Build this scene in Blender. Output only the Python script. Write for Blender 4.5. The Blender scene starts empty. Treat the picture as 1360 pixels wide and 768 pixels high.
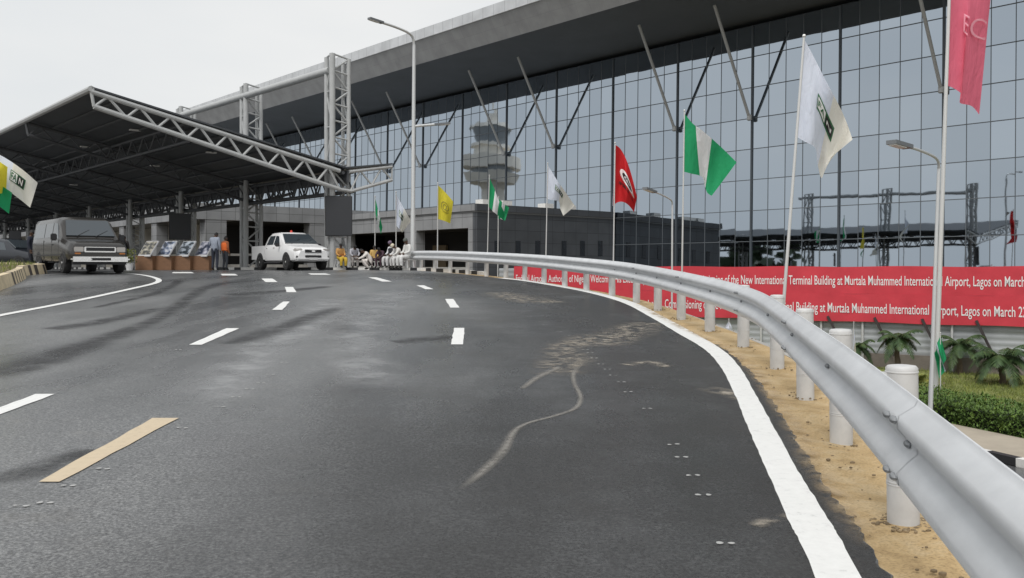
import bpy, bmesh, math, random
from mathutils import Vector, Matrix, noise as mnoise
random.seed(7)
S = bpy.context.scene
COL = S.collection
R = math.radians

# ------------------------------------------------------------------ camera model
F = 1178.0; CX = 680.0; HY = 355.0; K = 1.08; GZ = -4.3
def P(px, py, Y): return Vector(((px-CX)/F*Y, Y, (HY-py)/F*Y))
TH = math.atan(1050/1178)
DV = Vector((-math.sin(TH), math.cos(TH), 0)); NV = Vector((math.cos(TH), math.sin(TH), 0))
def QT(q, t, z): return NV*(q*K) + DV*(t*K) + Vector((0, 0, z*K))

PROF = [(-40, -2.9), (-10, -1.96), (0, -1.62), (5.1, -1.45), (9.1, -1.315), (13.2, -1.15), (17.3, -.975), (21.4, -.825), (25.4, -.665),
        (29.3, -.525), (33.2, -.40), (37, -.285), (40, -.215), (43, -.165), (46, -.14), (500, -.14)]
def prof(s):
    for (a, za), (b, zb) in zip(PROF, PROF[1:]):
        if s <= b:
            return za+(zb-za)*(s-a)/(b-a)
    return -.14
def ZR(x, y):
    t = -(x+1.5); s = y+.25*(t+math.sqrt(t*t+1.5))-.06
    return (prof(s-1.2)+prof(s)+prof(s+1.2))/3
def RD(px, py, dz=0.0):
    kx = (px-CX)/F; kz = (HY-py)/F
    lo, hi = 1.0, 90.0
    f = lambda Y: kz*Y - ZR(kx*Y, Y)
    Y = lo
    while Y < hi and f(Y) > 0: Y += .25
    a, b = Y-.25, Y
    for _ in range(40):
        m = (a+b)/2
        if f(m) > 0: a = m
        else: b = m
    return Vector((kx*a, a, ZR(kx*a, a)+dz))
def GP(px, py, z=GZ):
    Y = (z*F)/(HY-py); return Vector(((px-CX)/F*Y, Y, z))

# ------------------------------------------------------------------ helpers
class MB:
    def __init__(s): s.v = []; s.f = []; s.m = []; s.uv = None
    def add(s, vs, fs, m=0):
        o = len(s.v); s.v += [Vector(v) for v in vs]
        for f in fs: s.f.append([i+o for i in f]); s.m.append(m)
    def hexa(s, c, m=0):
        s.add(c, [(0, 3, 2, 1), (4, 5, 6, 7), (0, 1, 5, 4), (1, 2, 6, 5), (2, 3, 7, 6), (3, 0, 4, 7)], m)
    def box(s, c, sz, rz=0, m=0, M=None):
        c = Vector(c); x, y, z = sz[0]/2, sz[1]/2, sz[2]/2
        pts = [Vector(p) for p in ((-x, -y, -z), (x, -y, -z), (x, y, -z), (-x, y, -z), (-x, -y, z), (x, -y, z), (x, y, z), (-x, y, z))]
        T = M if M else Matrix.Rotation(rz, 3, 'Z')
        s.hexa([T@p+c for p in pts], m)
    def beam(s, a, b, w, h, m=0, up=Vector((0, 0, 1))):
        a = Vector(a); b = Vector(b); d = (b-a).normalized()
        if abs(d.dot(up)) > .98: up = Vector((0, 1, 0))
        x = d.cross(up).normalized(); z = x.cross(d)
        c = []
        for p in (a, b):
            c += [p-x*w/2-z*h/2, p+x*w/2-z*h/2, p+x*w/2+z*h/2, p-x*w/2+z*h/2]
        s.hexa(c, m)
    def tube(s, pts, r, n=8, m=0, cap=True):
        pts = [Vector(p) for p in pts]
        rs = r if isinstance(r, (list, tuple)) else [r]*len(pts)
        rings = []
        prev = None
        for i, p in enumerate(pts):
            d = (pts[min(i+1, len(pts)-1)]-pts[max(i-1, 0)]).normalized()
            if prev is None:
                up = Vector((0, 0, 1)) if abs(d.z) < .9 else Vector((1, 0, 0))
                x = d.cross(up).normalized()
            else:
                x = (prev-d*prev.dot(d)).normalized()
            prev = x; y = d.cross(x)
            rings.append([p+(x*math.cos(2*math.pi*k/n)+y*math.sin(2*math.pi*k/n))*rs[i] for k in range(n)])
        vs = [v for rg in rings for v in rg]; fs = []
        for i in range(len(pts)-1):
            for k in range(n):
                k2 = (k+1) % n
                fs.append((i*n+k, i*n+k2, (i+1)*n+k2, (i+1)*n+k))
        if cap:
            fs.append(tuple(range(n-1, -1, -1))); fs.append(tuple((len(pts)-1)*n+k for k in range(n)))
        s.add(vs, fs, m)
    def lathe(s, c, prof, n=16, m=0):
        c = Vector(c); vs = []; fs = []
        for r, z in prof:
            for k in range(n):
                a = 2*math.pi*k/n; vs.append(c+Vector((r*math.cos(a), r*math.sin(a), z)))
        L = len(prof)
        for i in range(L-1):
            for k in range(n):
                k2 = (k+1) % n; fs.append((i*n+k, i*n+k2, (i+1)*n+k2, (i+1)*n+k))
        fs.append(tuple(range(n-1, -1, -1))); fs.append(tuple((L-1)*n+k for k in range(n)))
        s.add(vs, fs, m)
    def ball(s, c, r, n=10, m=0):
        c = Vector(c); rx, ry, rz = r if isinstance(r, (tuple, list)) else (r, r, r)
        vs = []; fs = []; h = n//2
        for i in range(h+1):
            a = math.pi*i/h
            for k in range(n):
                b = 2*math.pi*k/n
                vs.append(c+Vector((rx*math.sin(a)*math.cos(b), ry*math.sin(a)*math.sin(b), -rz*math.cos(a))))
        for i in range(h):
            for k in range(n):
                k2 = (k+1) % n; fs.append((i*n+k, i*n+k2, (i+1)*n+k2, (i+1)*n+k))
        s.add(vs, fs, m)
    def quad(s, a, b, c, d, m=0): s.add([a, b, c, d], [(0, 1, 2, 3)], m)
    def prism(s, poly, h, m=0):      # poly: list of Vector (bottom), extruded upward by h
        n = len(poly); vs = [Vector(p) for p in poly]+[Vector(p)+Vector((0, 0, h)) for p in poly]
        fs = [tuple(range(n-1, -1, -1)), tuple(range(n, 2*n))]+[(i, (i+1) % n, n+(i+1) % n, n+i) for i in range(n)]
        s.add(vs, fs, m)
    def build(s, name, mats, parent=None, world=True, smooth=False, ang=35, merge=False):
        me = bpy.data.meshes.new(name)
        off = Vector((0, 0, 0))
        if parent is not None and world:
            p = parent
            while p: off += p.location; p = p.parent
        me.from_pydata([v-off for v in s.v], [], s.f)
        if not isinstance(mats, (list, tuple)): mats = [mats]
        for m in mats: me.materials.append(m)
        me.polygons.foreach_set('material_index', s.m)
        if s.uv:
            L = me.uv_layers.new(name='UVMap')
            for lp in me.loops: L.data[lp.index].uv = s.uv[lp.vertex_index]
        if merge:
            bm = bmesh.new(); bm.from_mesh(me)
            bmesh.ops.remove_doubles(bm, verts=bm.verts, dist=1e-5)
            bmesh.ops.dissolve_degenerate(bm, dist=1e-6, edges=bm.edges)
            bmesh.ops.recalc_face_normals(bm, faces=bm.faces)
            bm.to_mesh(me); bm.free()
        me.update()
        if smooth:
            me.polygons.foreach_set('use_smooth', [True]*len(me.polygons)); me.set_sharp_from_angle(angle=R(ang))
        o = bpy.data.objects.new(name, me); COL.objects.link(o)
        if parent is not None: o.parent = parent
        return o

def tag(o, label, cat, group=None):
    o['label'] = label; o['category'] = cat
    if group: o['group'] = group
    return o
def thing(name, label, cat, loc=(0, 0, 0), rz=0, group=None):
    o = bpy.data.objects.new(name, None); o.empty_display_size = .3
    o.location = loc; o.rotation_euler = (0, 0, rz); COL.objects.link(o)
    return tag(o, label, cat, group)
def struct(o): o['kind'] = 'structure'; return o
def copy_tree(o, parent=None):
    c = o.copy(); COL.objects.link(c)
    if parent: c.parent = parent
    for ch in list(o.children): copy_tree(ch, c)
    return c

# ------------------------------------------------------------------ materials
def base(name):
    m = bpy.data.materials.new(name); m.use_nodes = True
    nt = m.node_tree; return m, nt, nt.nodes['Principled BSDF']
def mat(name, col, rough=.6, metal=0., nscale=0, namt=.15, bump=0., bscale=None, spec=.5, coord='Object', emit=None, stretch=None, trans=0):
    m, nt, b = base(name); N = nt.nodes; L = nt.links
    b.inputs['Base Color'].default_value = (*col, 1); b.inputs['Roughness'].default_value = rough
    b.inputs['Metallic'].default_value = metal; b.inputs['Specular IOR Level'].default_value = spec
    if nscale:
        tc = N.new('ShaderNodeTexCoord'); src = tc.outputs[coord]
        if stretch:
            mp = N.new('ShaderNodeMapping'); mp.inputs['Scale'].default_value = stretch; L.new(src, mp.inputs[0]); src = mp.outputs[0]
        nz = N.new('ShaderNodeTexNoise'); nz.inputs['Scale'].default_value = nscale; nz.inputs['Detail'].default_value = 6; nz.inputs['Roughness'].default_value = .65
        L.new(src, nz.inputs['Vector'])
        mr = N.new('ShaderNodeMapRange'); mr.inputs[1].default_value = .3; mr.inputs[2].default_value = .7; mr.inputs[3].default_value = 1-namt; mr.inputs[4].default_value = 1+namt
        L.new(nz.outputs['Fac'], mr.inputs[0])
        mx = N.new('ShaderNodeMix'); mx.data_type = 'RGBA'; mx.blend_type = 'MULTIPLY'; mx.inputs[0].default_value = 1
        mx.inputs[6].default_value = (*col, 1); L.new(mr.outputs[0], mx.inputs[7]); L.new(mx.outputs[2], b.inputs['Base Color'])
        if bump:
            n2 = N.new('ShaderNodeTexNoise'); n2.inputs['Scale'].default_value = bscale or nscale*6; n2.inputs['Detail'].default_value = 4
            L.new(src, n2.inputs['Vector'])
            bp = N.new('ShaderNodeBump'); bp.inputs['Strength'].default_value = bump; bp.inputs['Distance'].default_value = .02
            L.new(n2.outputs['Fac'], bp.inputs['Height']); L.new(bp.outputs[0], b.inputs['Normal'])
    if emit:
        b.inputs['Emission Color'].default_value = (*emit[0], 1); b.inputs['Emission Strength'].default_value = emit[1]
    return m
def ramp(N, stops):
    r = N.new('ShaderNodeValToRGB'); e = r.color_ramp.elements
    while len(e) < len(stops): e.new(.5)
    for el, (p, c) in zip(e, stops): el.position = p; el.color = (*c, 1)
    return r

def asphalt():
    m, nt, b = base('asphalt'); N = nt.nodes; L = nt.links
    tc = N.new('ShaderNodeTexCoord')
    big = N.new('ShaderNodeTexNoise'); big.inputs['Scale'].default_value = .16; big.inputs['Detail'].default_value = 7; big.inputs['Roughness'].default_value = .6
    mp = N.new('ShaderNodeMapping'); mp.inputs['Rotation'].default_value = (0, 0, R(-12)); mp.inputs['Scale'].default_value = (2.2, .55, 1)
    L.new(tc.outputs['Object'], mp.inputs[0]); L.new(mp.outputs[0], big.inputs['Vector'])
    r1 = ramp(N, [(.30, (.050, .052, .055)), (.45, (.102, .105, .109)), (.62, (.170, .173, .176)), (.8, (.20, .20, .198))]); L.new(big.outputs['Fac'], r1.inputs[0])
    st = N.new('ShaderNodeTexNoise'); st.inputs['Scale'].default_value = 48; st.inputs['Detail'].default_value = 5; st.inputs['Roughness'].default_value = .8; L.new(tc.outputs['Object'], st.inputs['Vector'])
    r2 = ramp(N, [(.34, (.16, .16, .17)), (.49, (.85, .85, .85)), (.64, (2.1, 2.08, 2.0))]); L.new(st.outputs['Fac'], r2.inputs[0])
    vo = N.new('ShaderNodeTexVoronoi'); vo.inputs['Scale'].default_value = 5; L.new(tc.outputs['Object'], vo.inputs['Vector'])
    r3 = ramp(N, [(.0, (.35, .35, .35)), (.035, (.5, .5, .5)), (.07, (1, 1, 1))]); L.new(vo.outputs['Distance'], r3.inputs[0])
    a = N.new('ShaderNodeMix'); a.data_type = 'RGBA'; a.blend_type = 'MULTIPLY'; a.inputs[0].default_value = 1
    L.new(r1.outputs[0], a.inputs[6]); L.new(r2.outputs[0], a.inputs[7])
    c = N.new('ShaderNodeMix'); c.data_type = 'RGBA'; c.blend_type = 'MULTIPLY'; c.inputs[0].default_value = .8
    L.new(a.outputs[2], c.inputs[6]); L.new(r3.outputs[0], c.inputs[7])
    # pale patches of dried cement dust, and dark oil film streaks
    du = N.new('ShaderNodeTexNoise'); du.inputs['Scale'].default_value = 1.1; du.inputs['Detail'].default_value = 9; du.inputs['Roughness'].default_value = .72; L.new(tc.outputs['Object'], du.inputs['Vector'])
    rd = ramp(N, [(.56, (0, 0, 0)), (.72, (.45, .45, .45))]); L.new(du.outputs['Fac'], rd.inputs[0])
    d = N.new('ShaderNodeMix'); d.data_type = 'RGBA'; L.new(rd.outputs[0], d.inputs[0]); L.new(c.outputs[2], d.inputs[6]); d.inputs[7].default_value = (.16, .15, .135, 1)
    L.new(d.outputs[2], b.inputs['Base Color'])
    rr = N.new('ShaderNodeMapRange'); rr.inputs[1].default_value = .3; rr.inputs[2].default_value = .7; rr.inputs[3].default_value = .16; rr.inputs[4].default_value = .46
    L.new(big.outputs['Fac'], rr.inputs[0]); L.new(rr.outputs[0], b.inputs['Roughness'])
    bp = N.new('ShaderNodeBump'); bp.inputs['Strength'].default_value = .35; bp.inputs['Distance'].default_value = .004
    L.new(st.outputs['Fac'], bp.inputs['Height']); L.new(bp.outputs[0], b.inputs['Normal'])
    b.inputs['Specular IOR Level'].default_value = .5
    return m
def sand():
    m, nt, b = base('sandy_soil'); N = nt.nodes; L = nt.links
    tc = N.new('ShaderNodeTexCoord')
    n1 = N.new('ShaderNodeTexNoise'); n1.inputs['Scale'].default_value = 2.3; n1.inputs['Detail'].default_value = 8; n1.inputs['Roughness'].default_value = .7; L.new(tc.outputs['Object'], n1.inputs['Vector'])
    r1 = ramp(N, [(.3, (.33, .225, .11)), (.48, (.50, .355, .18)), (.68, (.60, .47, .29))]); L.new(n1.outputs['Fac'], r1.inputs[0])
    n2 = N.new('ShaderNodeTexNoise'); n2.inputs['Scale'].default_value = 60; n2.inputs['Detail'].default_value = 4; L.new(tc.outputs['Object'], n2.inputs['Vector'])
    r2 = ramp(N, [(.28, (.45, .42, .4)), (.5, (1, 1, 1)), (.7, (1.15, 1.15, 1.15))]); L.new(n2.outputs['Fac'], r2.inputs[0])
    a = N.new('ShaderNodeMix'); a.data_type = 'RGBA'; a.blend_type = 'MULTIPLY'; a.inputs[0].default_value = .55
    L.new(r1.outputs[0], a.inputs[6]); L.new(r2.outputs[0], a.inputs[7]); L.new(a.outputs[2], b.inputs['Base Color'])
    b.inputs['Roughness'].default_value = .95
    bp = N.new('ShaderNodeBump'); bp.inputs['Strength'].default_value = .5; bp.inputs['Distance'].default_value = .03
    ad = N.new('ShaderNodeMath'); L.new(n1.outputs['Fac'], ad.inputs[0]); L.new(n2.outputs['Fac'], ad.inputs[1]); L.new(ad.outputs[0], bp.inputs['Height']); L.new(bp.outputs[0], b.inputs['Normal'])
    return m
def stain(name, col, amt, nscale, lo=.35, hi=.65, rough=.8, pw=1.0):
    """ragged see-through film: thin across its width, broken up by noise"""
    m, nt, b = base(name); N = nt.nodes; L = nt.links
    b.inputs['Base Color'].default_value = (*col, 1); b.inputs['Roughness'].default_value = rough
    tc = N.new('ShaderNodeTexCoord'); sx = N.new('ShaderNodeSeparateXYZ'); L.new(tc.outputs['UV'], sx.inputs[0])
    def bell(o, pw):
        s1 = N.new('ShaderNodeMath'); s1.operation = 'SUBTRACT'; s1.inputs[1].default_value = .5; L.new(o, s1.inputs[0])
        s2 = N.new('ShaderNodeMath'); s2.operation = 'ABSOLUTE'; L.new(s1.outputs[0], s2.inputs[0])
        s3 = N.new('ShaderNodeMapRange'); s3.inputs[1].default_value = .5; s3.inputs[2].default_value = .5-.5*pw; s3.interpolation_type = 'SMOOTHSTEP'; L.new(s2.outputs[0], s3.inputs[0]); return s3.outputs[0]
    nz = N.new('ShaderNodeTexNoise'); nz.inputs['Scale'].default_value = nscale; nz.inputs['Detail'].default_value = 8; nz.inputs['Roughness'].default_value = .7; L.new(tc.outputs['Object'], nz.inputs['Vector'])
    mr = N.new('ShaderNodeMapRange'); mr.inputs[1].default_value = lo; mr.inputs[2].default_value = hi; L.new(nz.outputs['Fac'], mr.inputs[0])
    x1 = N.new('ShaderNodeMath'); x1.operation = 'MULTIPLY'; L.new(bell(sx.outputs[0], pw), x1.inputs[0]); L.new(bell(sx.outputs[1], min(pw, .22 if pw != .851 else .12)), x1.inputs[1])
    x2 = N.new('ShaderNodeMath'); x2.operation = 'MULTIPLY'; L.new(x1.outputs[0], x2.inputs[0]); L.new(mr.outputs[0], x2.inputs[1])
    x3 = N.new('ShaderNodeMath'); x3.operation = 'MULTIPLY'; x3.inputs[1].default_value = amt; x3.use_clamp = True; L.new(x2.outputs[0], x3.inputs[0])
    L.new(x3.outputs[0], b.inputs['Alpha'])
    return m
def road_paint(name, col, wear):
    m, nt, b = base(name); N = nt.nodes; L = nt.links
    tc = N.new('ShaderNodeTexCoord')
    n = N.new('ShaderNodeTexNoise'); n.inputs['Scale'].default_value = 14; n.inputs['Detail'].default_value = 8; n.inputs['Roughness'].default_value = .75; L.new(tc.outputs['Object'], n.inputs['Vector'])
    r = ramp(N, [(.25, tuple(c*.55 for c in col)), (.42, tuple(c*.93 for c in col)), (.65, col)]); L.new(n.outputs['Fac'], r.inputs[0])
    L.new(r.outputs[0], b.inputs['Base Color']); b.inputs['Roughness'].default_value = .55
    mr = N.new('ShaderNodeMapRange'); mr.inputs[1].default_value = wear-.03; mr.inputs[2].default_value = wear+.05; L.new(n.outputs['Fac'], mr.inputs[0]); L.new(mr.outputs[0], b.inputs['Alpha'])
    return m
def glass_facade():
    m, nt, b = base('curtain_glass'); N = nt.nodes; L = nt.links
    b.inputs['Metallic'].default_value = 1; b.inputs['Base Color'].default_value = (.37, .435, .50, 1); b.inputs['Roughness'].default_value = .02
    tc = N.new('ShaderNodeTexCoord'); n = N.new('ShaderNodeTexNoise'); n.inputs['Scale'].default_value = .8; n.inputs['Detail'].default_value = 1; L.new(tc.outputs['Object'], n.inputs['Vector'])
    bp = N.new('ShaderNodeBump'); bp.inputs['Strength'].default_value = .13; bp.inputs['Distance'].default_value = .012; L.new(n.outputs['Fac'], bp.inputs['Height']); L.new(bp.outputs[0], b.inputs['Normal'])
    at = N.new('ShaderNodeAttribute'); at.attribute_name = 'tone'
    mx = N.new('ShaderNodeMix'); mx.data_type = 'RGBA'; mx.inputs[6].default_value = (.362, .41, .462, 1); mx.inputs[7].default_value = (.42, .472, .528, 1)
    L.new(at.outputs['Fac'], mx.inputs[0]); L.new(mx.outputs[2], b.inputs['Base Color'])
    return m
def panel_mat(name, col, w, h, rough=.5, gap=.018, metal=0, var=.08, mort=.3):
    """cladding panels laid along object X(run in UV) by UV in metres"""
    m, nt, b = base(name); N = nt.nodes; L = nt.links
    tc = N.new('ShaderNodeTexCoord'); br = N.new('ShaderNodeTexBrick'); br.offset = 0
    br.inputs['Scale'].default_value = 1; br.inputs['Brick Width'].default_value = w; br.inputs['Row Height'].default_value = h; br.inputs['Mortar Size'].default_value = gap; br.inputs['Mortar Smooth'].default_value = 0
    br.inputs['Color1'].default_value = (*[c*(1-var) for c in col], 1); br.inputs['Color2'].default_value = (*[c*(1+var) for c in col], 1); br.inputs['Mortar'].default_value = (*[c*mort for c in col], 1)
    L.new(tc.outputs['UV'], br.inputs['Vector'])
    n = N.new('ShaderNodeTexNoise'); n.inputs['Scale'].default_value = .7; n.inputs['Detail'].default_value = 6; L.new(tc.outputs['Object'], n.inputs['Vector'])
    mr = N.new('ShaderNodeMapRange'); mr.inputs[1].default_value = .3; mr.inputs[2].default_value = .7; mr.inputs[3].default_value = .86; mr.inputs[4].default_value = 1.1; L.new(n.outputs['Fac'], mr.inputs[0])
    mx = N.new('ShaderNodeMix'); mx.data_type = 'RGBA'; mx.blend_type = 'MULTIPLY'; mx.inputs[0].default_value = 1; L.new(br.outputs['Color'], mx.inputs[6]); L.new(mr.outputs[0], mx.inputs[7])
    L.new(mx.outputs[2], b.inputs['Base Color']); b.inputs['Roughness'].default_value = rough; b.inputs['Metallic'].default_value = metal
    return m
def cloth(name, col):
    m, nt, b = base(name); N = nt.nodes; L = nt.links
    b.inputs['Base Color'].default_value = (*col, 1); b.inputs['Roughness'].default_value = .8; b.inputs['Specular IOR Level'].default_value = .2
    tc = N.new('ShaderNodeTexCoord'); mp = N.new('ShaderNodeMapping'); mp.inputs['Scale'].default_value = (2.2, 2.2, .8); L.new(tc.outputs['Object'], mp.inputs[0])
    nz = N.new('ShaderNodeTexNoise'); nz.inputs['Scale'].default_value = 1.6; nz.inputs['Detail'].default_value = 3; nz.inputs['Distortion'].default_value = .6; L.new(mp.outputs[0], nz.inputs['Vector'])
    bp = N.new('ShaderNodeBump'); bp.inputs['Strength'].default_value = .7; bp.inputs['Distance'].default_value = .12; L.new(nz.outputs['Fac'], bp.inputs['Height']); L.new(bp.outputs[0], b.inputs['Normal'])
    tr = N.new('ShaderNodeBsdfTranslucent'); L.new(bp.outputs[0], tr.inputs['Normal']); tr.inputs[0].default_value = (*col, 1)
    mx = N.new('ShaderNodeMixShader'); mx.inputs[0].default_value = .35
    L.new(b.outputs[0], mx.inputs[1]); L.new(tr.outputs[0], mx.inputs[2]); L.new(mx.outputs[0], N['Material Output'].inputs[0])
    return m
def leaf(name, col):
    m, nt, b = base(name); N = nt.nodes; L = nt.links
    tc = N.new('ShaderNodeTexCoord'); n = N.new('ShaderNodeTexNoise'); n.inputs['Scale'].default_value = 3.5; n.inputs['Detail'].default_value = 5; L.new(tc.outputs['Object'], n.inputs['Vector'])
    r = ramp(N, [(.3, tuple(c*.55 for c in col)), (.5, col), (.72, (col[0]*1.7, col[1]*1.45, col[2]*1.2))]); L.new(n.outputs['Fac'], r.inputs[0]); L.new(r.outputs[0], b.inputs['Base Color'])
    b.inputs['Roughness'].default_value = .55; b.inputs['Specular IOR Level'].default_value = .35
    return m

M = dict(
 asphalt=asphalt(), sand=sand(), glass=glass_facade(),
 white_paint=road_paint('white_road_paint', (.80, .80, .78), .26), cream_paint=road_paint('cream_road_paint', (.60, .49, .34), .28), dab_paint=road_paint('worn_dab_paint', (.42, .42, .41), .42),
 dust=stain('cement_dust', (.27, .255, .23), .70, 11, .22, .5), dustpatch=stain('cement_patch', (.33, .295, .245), 1.0, 5.5, .45, .64), sandfilm=stain('sand_film', (.42, .32, .2), .8, 5, .4, .65),
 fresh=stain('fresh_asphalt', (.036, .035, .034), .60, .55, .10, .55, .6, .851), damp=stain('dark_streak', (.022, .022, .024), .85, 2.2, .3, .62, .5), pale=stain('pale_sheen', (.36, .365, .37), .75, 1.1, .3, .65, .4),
 galv=mat('galvanised_steel', (.69, .705, .72), .40, .2, 2.6, .09, spec=.5, stretch=(1, 1, 2.5)), bolt=mat('bolt_steel', (.30, .31, .32), .45, .5),
 post=mat('white_post_paint', (.60, .60, .595), .5, 0, 6, .10), postcap=mat('post_seam_dark', (.25, .25, .25), .6),
 concrete=mat('concrete', (.34, .33, .31), .9, 0, 1.2, .2, .3), path=mat('path_concrete', (.40, .35, .28), .9, 0, .9, .15, .2),
 kerb_w=mat('kerb_white', (.72, .71, .68), .7, 0, 5, .15), kerb_k=mat('kerb_black', (.025, .025, .027), .6, 0, 5, .2), kerb_cream=mat('kerb_cream', (.66, .55, .37), .8, 0, 4, .18), kerb_brown=mat('kerb_brown', (.09, .075, .065), .8, 0, 4, .2),
 grass=mat('lawn_soil', (.17, .185, .06), .95, 0, 1.1, .45, .4, 12), blades=leaf('grass_blade', (.19, .23, .06)), island=mat('island_soil', (.13, .10, .055), .95, 0, 2, .4, .4), ground=mat('dry_ground', (.20, .17, .12), .95, 0, .15, .25),
 steel=mat('grey_steel_paint', (.43, .44, .44), .45, 0, 2, .08), steel_dk=mat('dark_steel_paint', (.085, .09, .098), .55, 0, 1.5, .15),
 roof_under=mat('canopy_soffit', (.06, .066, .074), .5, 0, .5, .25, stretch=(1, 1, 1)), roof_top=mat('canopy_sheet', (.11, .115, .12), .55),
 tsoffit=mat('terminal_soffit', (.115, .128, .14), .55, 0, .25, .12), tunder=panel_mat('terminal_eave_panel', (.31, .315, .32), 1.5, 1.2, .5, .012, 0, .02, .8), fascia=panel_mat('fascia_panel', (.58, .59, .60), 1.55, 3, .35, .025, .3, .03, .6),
 mull=mat('mullion_dark', (.065, .078, .092), .45), mull_thin=mat('mullion_grey', (.115, .13, .145), .45), strut=mat('strut_paint', (.42, .43, .43), .45),
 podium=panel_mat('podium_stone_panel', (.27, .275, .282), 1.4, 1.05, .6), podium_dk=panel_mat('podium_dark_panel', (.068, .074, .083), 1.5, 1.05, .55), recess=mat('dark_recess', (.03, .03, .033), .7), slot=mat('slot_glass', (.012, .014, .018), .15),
 interior=mat('interior_beige', (.25, .2, .14), .8), coping=mat('podium_coping', (.19, .195, .2), .5),
 red=mat('banner_red', (.57, .042, .062), .7, 0, .8, .12, .7, 1.6), banner_white=mat('banner_lettering', (.80, .80, .80), .7), hoard=mat('hoarding_sheet', (.42, .44, .45), .5, .2, 1, .14), lowwall=mat('block_wall', (.20, .175, .15), .9, 0, 1.5, .25, .3), brace=mat('brace_dark', (.05, .04, .04), .6),
 f_white=cloth('flag_white', (.76, .81, .92)), f_cream=cloth('flag_cream', (.84, .825, .76)), f_bright=cloth('flag_bright_white', (.88, .88, .90)), f_green=cloth('flag_green', (.03, .36, .15)), f_red=cloth('flag_red', (.66, .03, .035)), f_pink=cloth('flag_pink', (.84, .19, .28)), f_yellow=cloth('flag_yellow', (.80, .70, .07)),  # flag pink is raised to carry the backlight in its colour
 e_black=mat('emblem_black', (.02, .02, .022), .8), e_green=mat('emblem_green', (.03, .14, .06), .8), e_white=mat('emblem_white', (.8, .8, .8), .8), e_pink=mat('emblem_pale', (.80, .32, .40), .8), e_olive=mat('emblem_olive', (.33, .29, .05), .8),
 pole=mat('flagpole_paint', (.62, .62, .61), .4, .2), lamp_pole=mat('lamp_pole_paint', (.60, .61, .61), .4, .3), lamp_grey=mat('lamp_grey', (.16, .17, .18), .4), lamp_lens=mat('lamp_lens', (.85, .85, .83), .3), screen=mat('screen_face', (.035, .037, .042), .45), screen_back=mat('screen_case', (.02, .02, .02), .6),
 tyre=mat('tyre', (.02, .02, .02), .85), rim=mat('rim', (.45, .45, .45), .35, .8), chrome=mat('chrome', (.78, .78, .78), .15, 1), carglass=mat('car_glass', (.045, .056, .065), .04, 0, spec=1.0), lens=mat('headlight', (.42, .40, .38), .12), amber=mat('amber_lens', (.45, .17, .04), .2), black=mat('black_trim', (.02, .02, .022), .5), white_car=mat('white_car_paint', (.80, .80, .80), .25, spec=.6), van=mat('van_paint', (.032, .030, .028), .18, 0, 1.2, .1, spec=.6), dark_car=mat('dark_car_paint', (.02, .023, .03), .2, spec=.7), beacon=mat('beacon_red', (.6, .05, .03), .3), plate=mat('plate', (.6, .6, .6), .5),
 wood=mat('plinth_wood', (.20, .105, .055), .6, 0, 3, .15, stretch=(1, 1, 6)), board=mat('board_frame', (.55, .55, .56), .5),
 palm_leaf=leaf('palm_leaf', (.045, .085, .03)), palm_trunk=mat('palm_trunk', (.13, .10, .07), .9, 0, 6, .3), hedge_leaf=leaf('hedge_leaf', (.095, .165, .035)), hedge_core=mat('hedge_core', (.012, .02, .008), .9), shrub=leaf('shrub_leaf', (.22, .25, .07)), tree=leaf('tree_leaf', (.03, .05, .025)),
 pebble=mat('pebble', (.22, .165, .10), .95, 0, 9, .5), farwhite=mat('far_white_wall', (.72, .69, .62), .7, 0, .4, .06), farwin=mat('far_window', (.10, .11, .12), .3), tower_c=mat('tower_concrete', (.85, .80, .72), .8, 0, .2, .1), towerglass=mat('tower_glazing', (.30, .33, .36), .3), plastic=mat('white_plastic', (.72, .72, .72), .4),
)

# ------------------------------------------------------------------ road edge line
POSTS = [(1.69, 2.5), (2.25, 5.1), (2.64, 7.11), (3.02, 9.13), (3.33, 11.14), (3.44, 13.19), (3.40, 15.24), (3.30, 17.29), (3.18, 19.34), (3.00, 21.38),
         (2.64, 23.39), (2.13, 25.37), (1.63, 27.36), (1.06, 29.33), (.45, 31.29), (-.23, 33.22), (-1.01, 35.12), (-1.85, 36.99), (-2.70, 38.85), (-3.54, 40.75), (-4.36, 42.65), (-5.18, 44.55)]
PRE = [(-1.5, -8.9), (-.85, -6.9), (-.22, -5.0), (.35, -3.1), (.83, -1.25), (1.27, .62)]
LINE = PRE+POSTS+[(-6.0, 46.4)]
def catmull(pts, n):
    out = []
    for i in range(len(pts)-1):
        p0 = Vector(pts[max(i-1, 0)]); p1 = Vector(pts[i]); p2 = Vector(pts[i+1]); p3 = Vector(pts[min(i+2, len(pts)-1)])
        for k in range(n):
            t = k/n
            out.append(.5*((2*p1)+(p2-p0)*t+(2*p0-5*p1+4*p2-p3)*t*t+(3*p1-p0-3*p2+p3)*t**3))
    out.append(Vector(pts[-1])); return out
CURVE = catmull(LINE, 6)
def offset_line(pts, d):
    out = []
    for i, p in enumerate(pts):
        t = (pts[min(i+1, len(pts)-1)]-pts[max(i-1, 0)]).normalized()
        out.append(p+Vector((t.y, -t.x))*d)       # +d = to the right of travel
    return out
def x_on(line, y):
    for a, b in zip(line, line[1:]):
        if a.y <= y <= b.y: return a.x+(b.x-a.x)*(y-a.y)/(b.y-a.y)
    return None

# ---- ground
g = MB(); g.quad((-3000, -3000, GZ), (3000, -3000, GZ), (3000, 3000, GZ), (-3000, 3000, GZ)); struct(g.build('ground', M['ground']))

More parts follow.
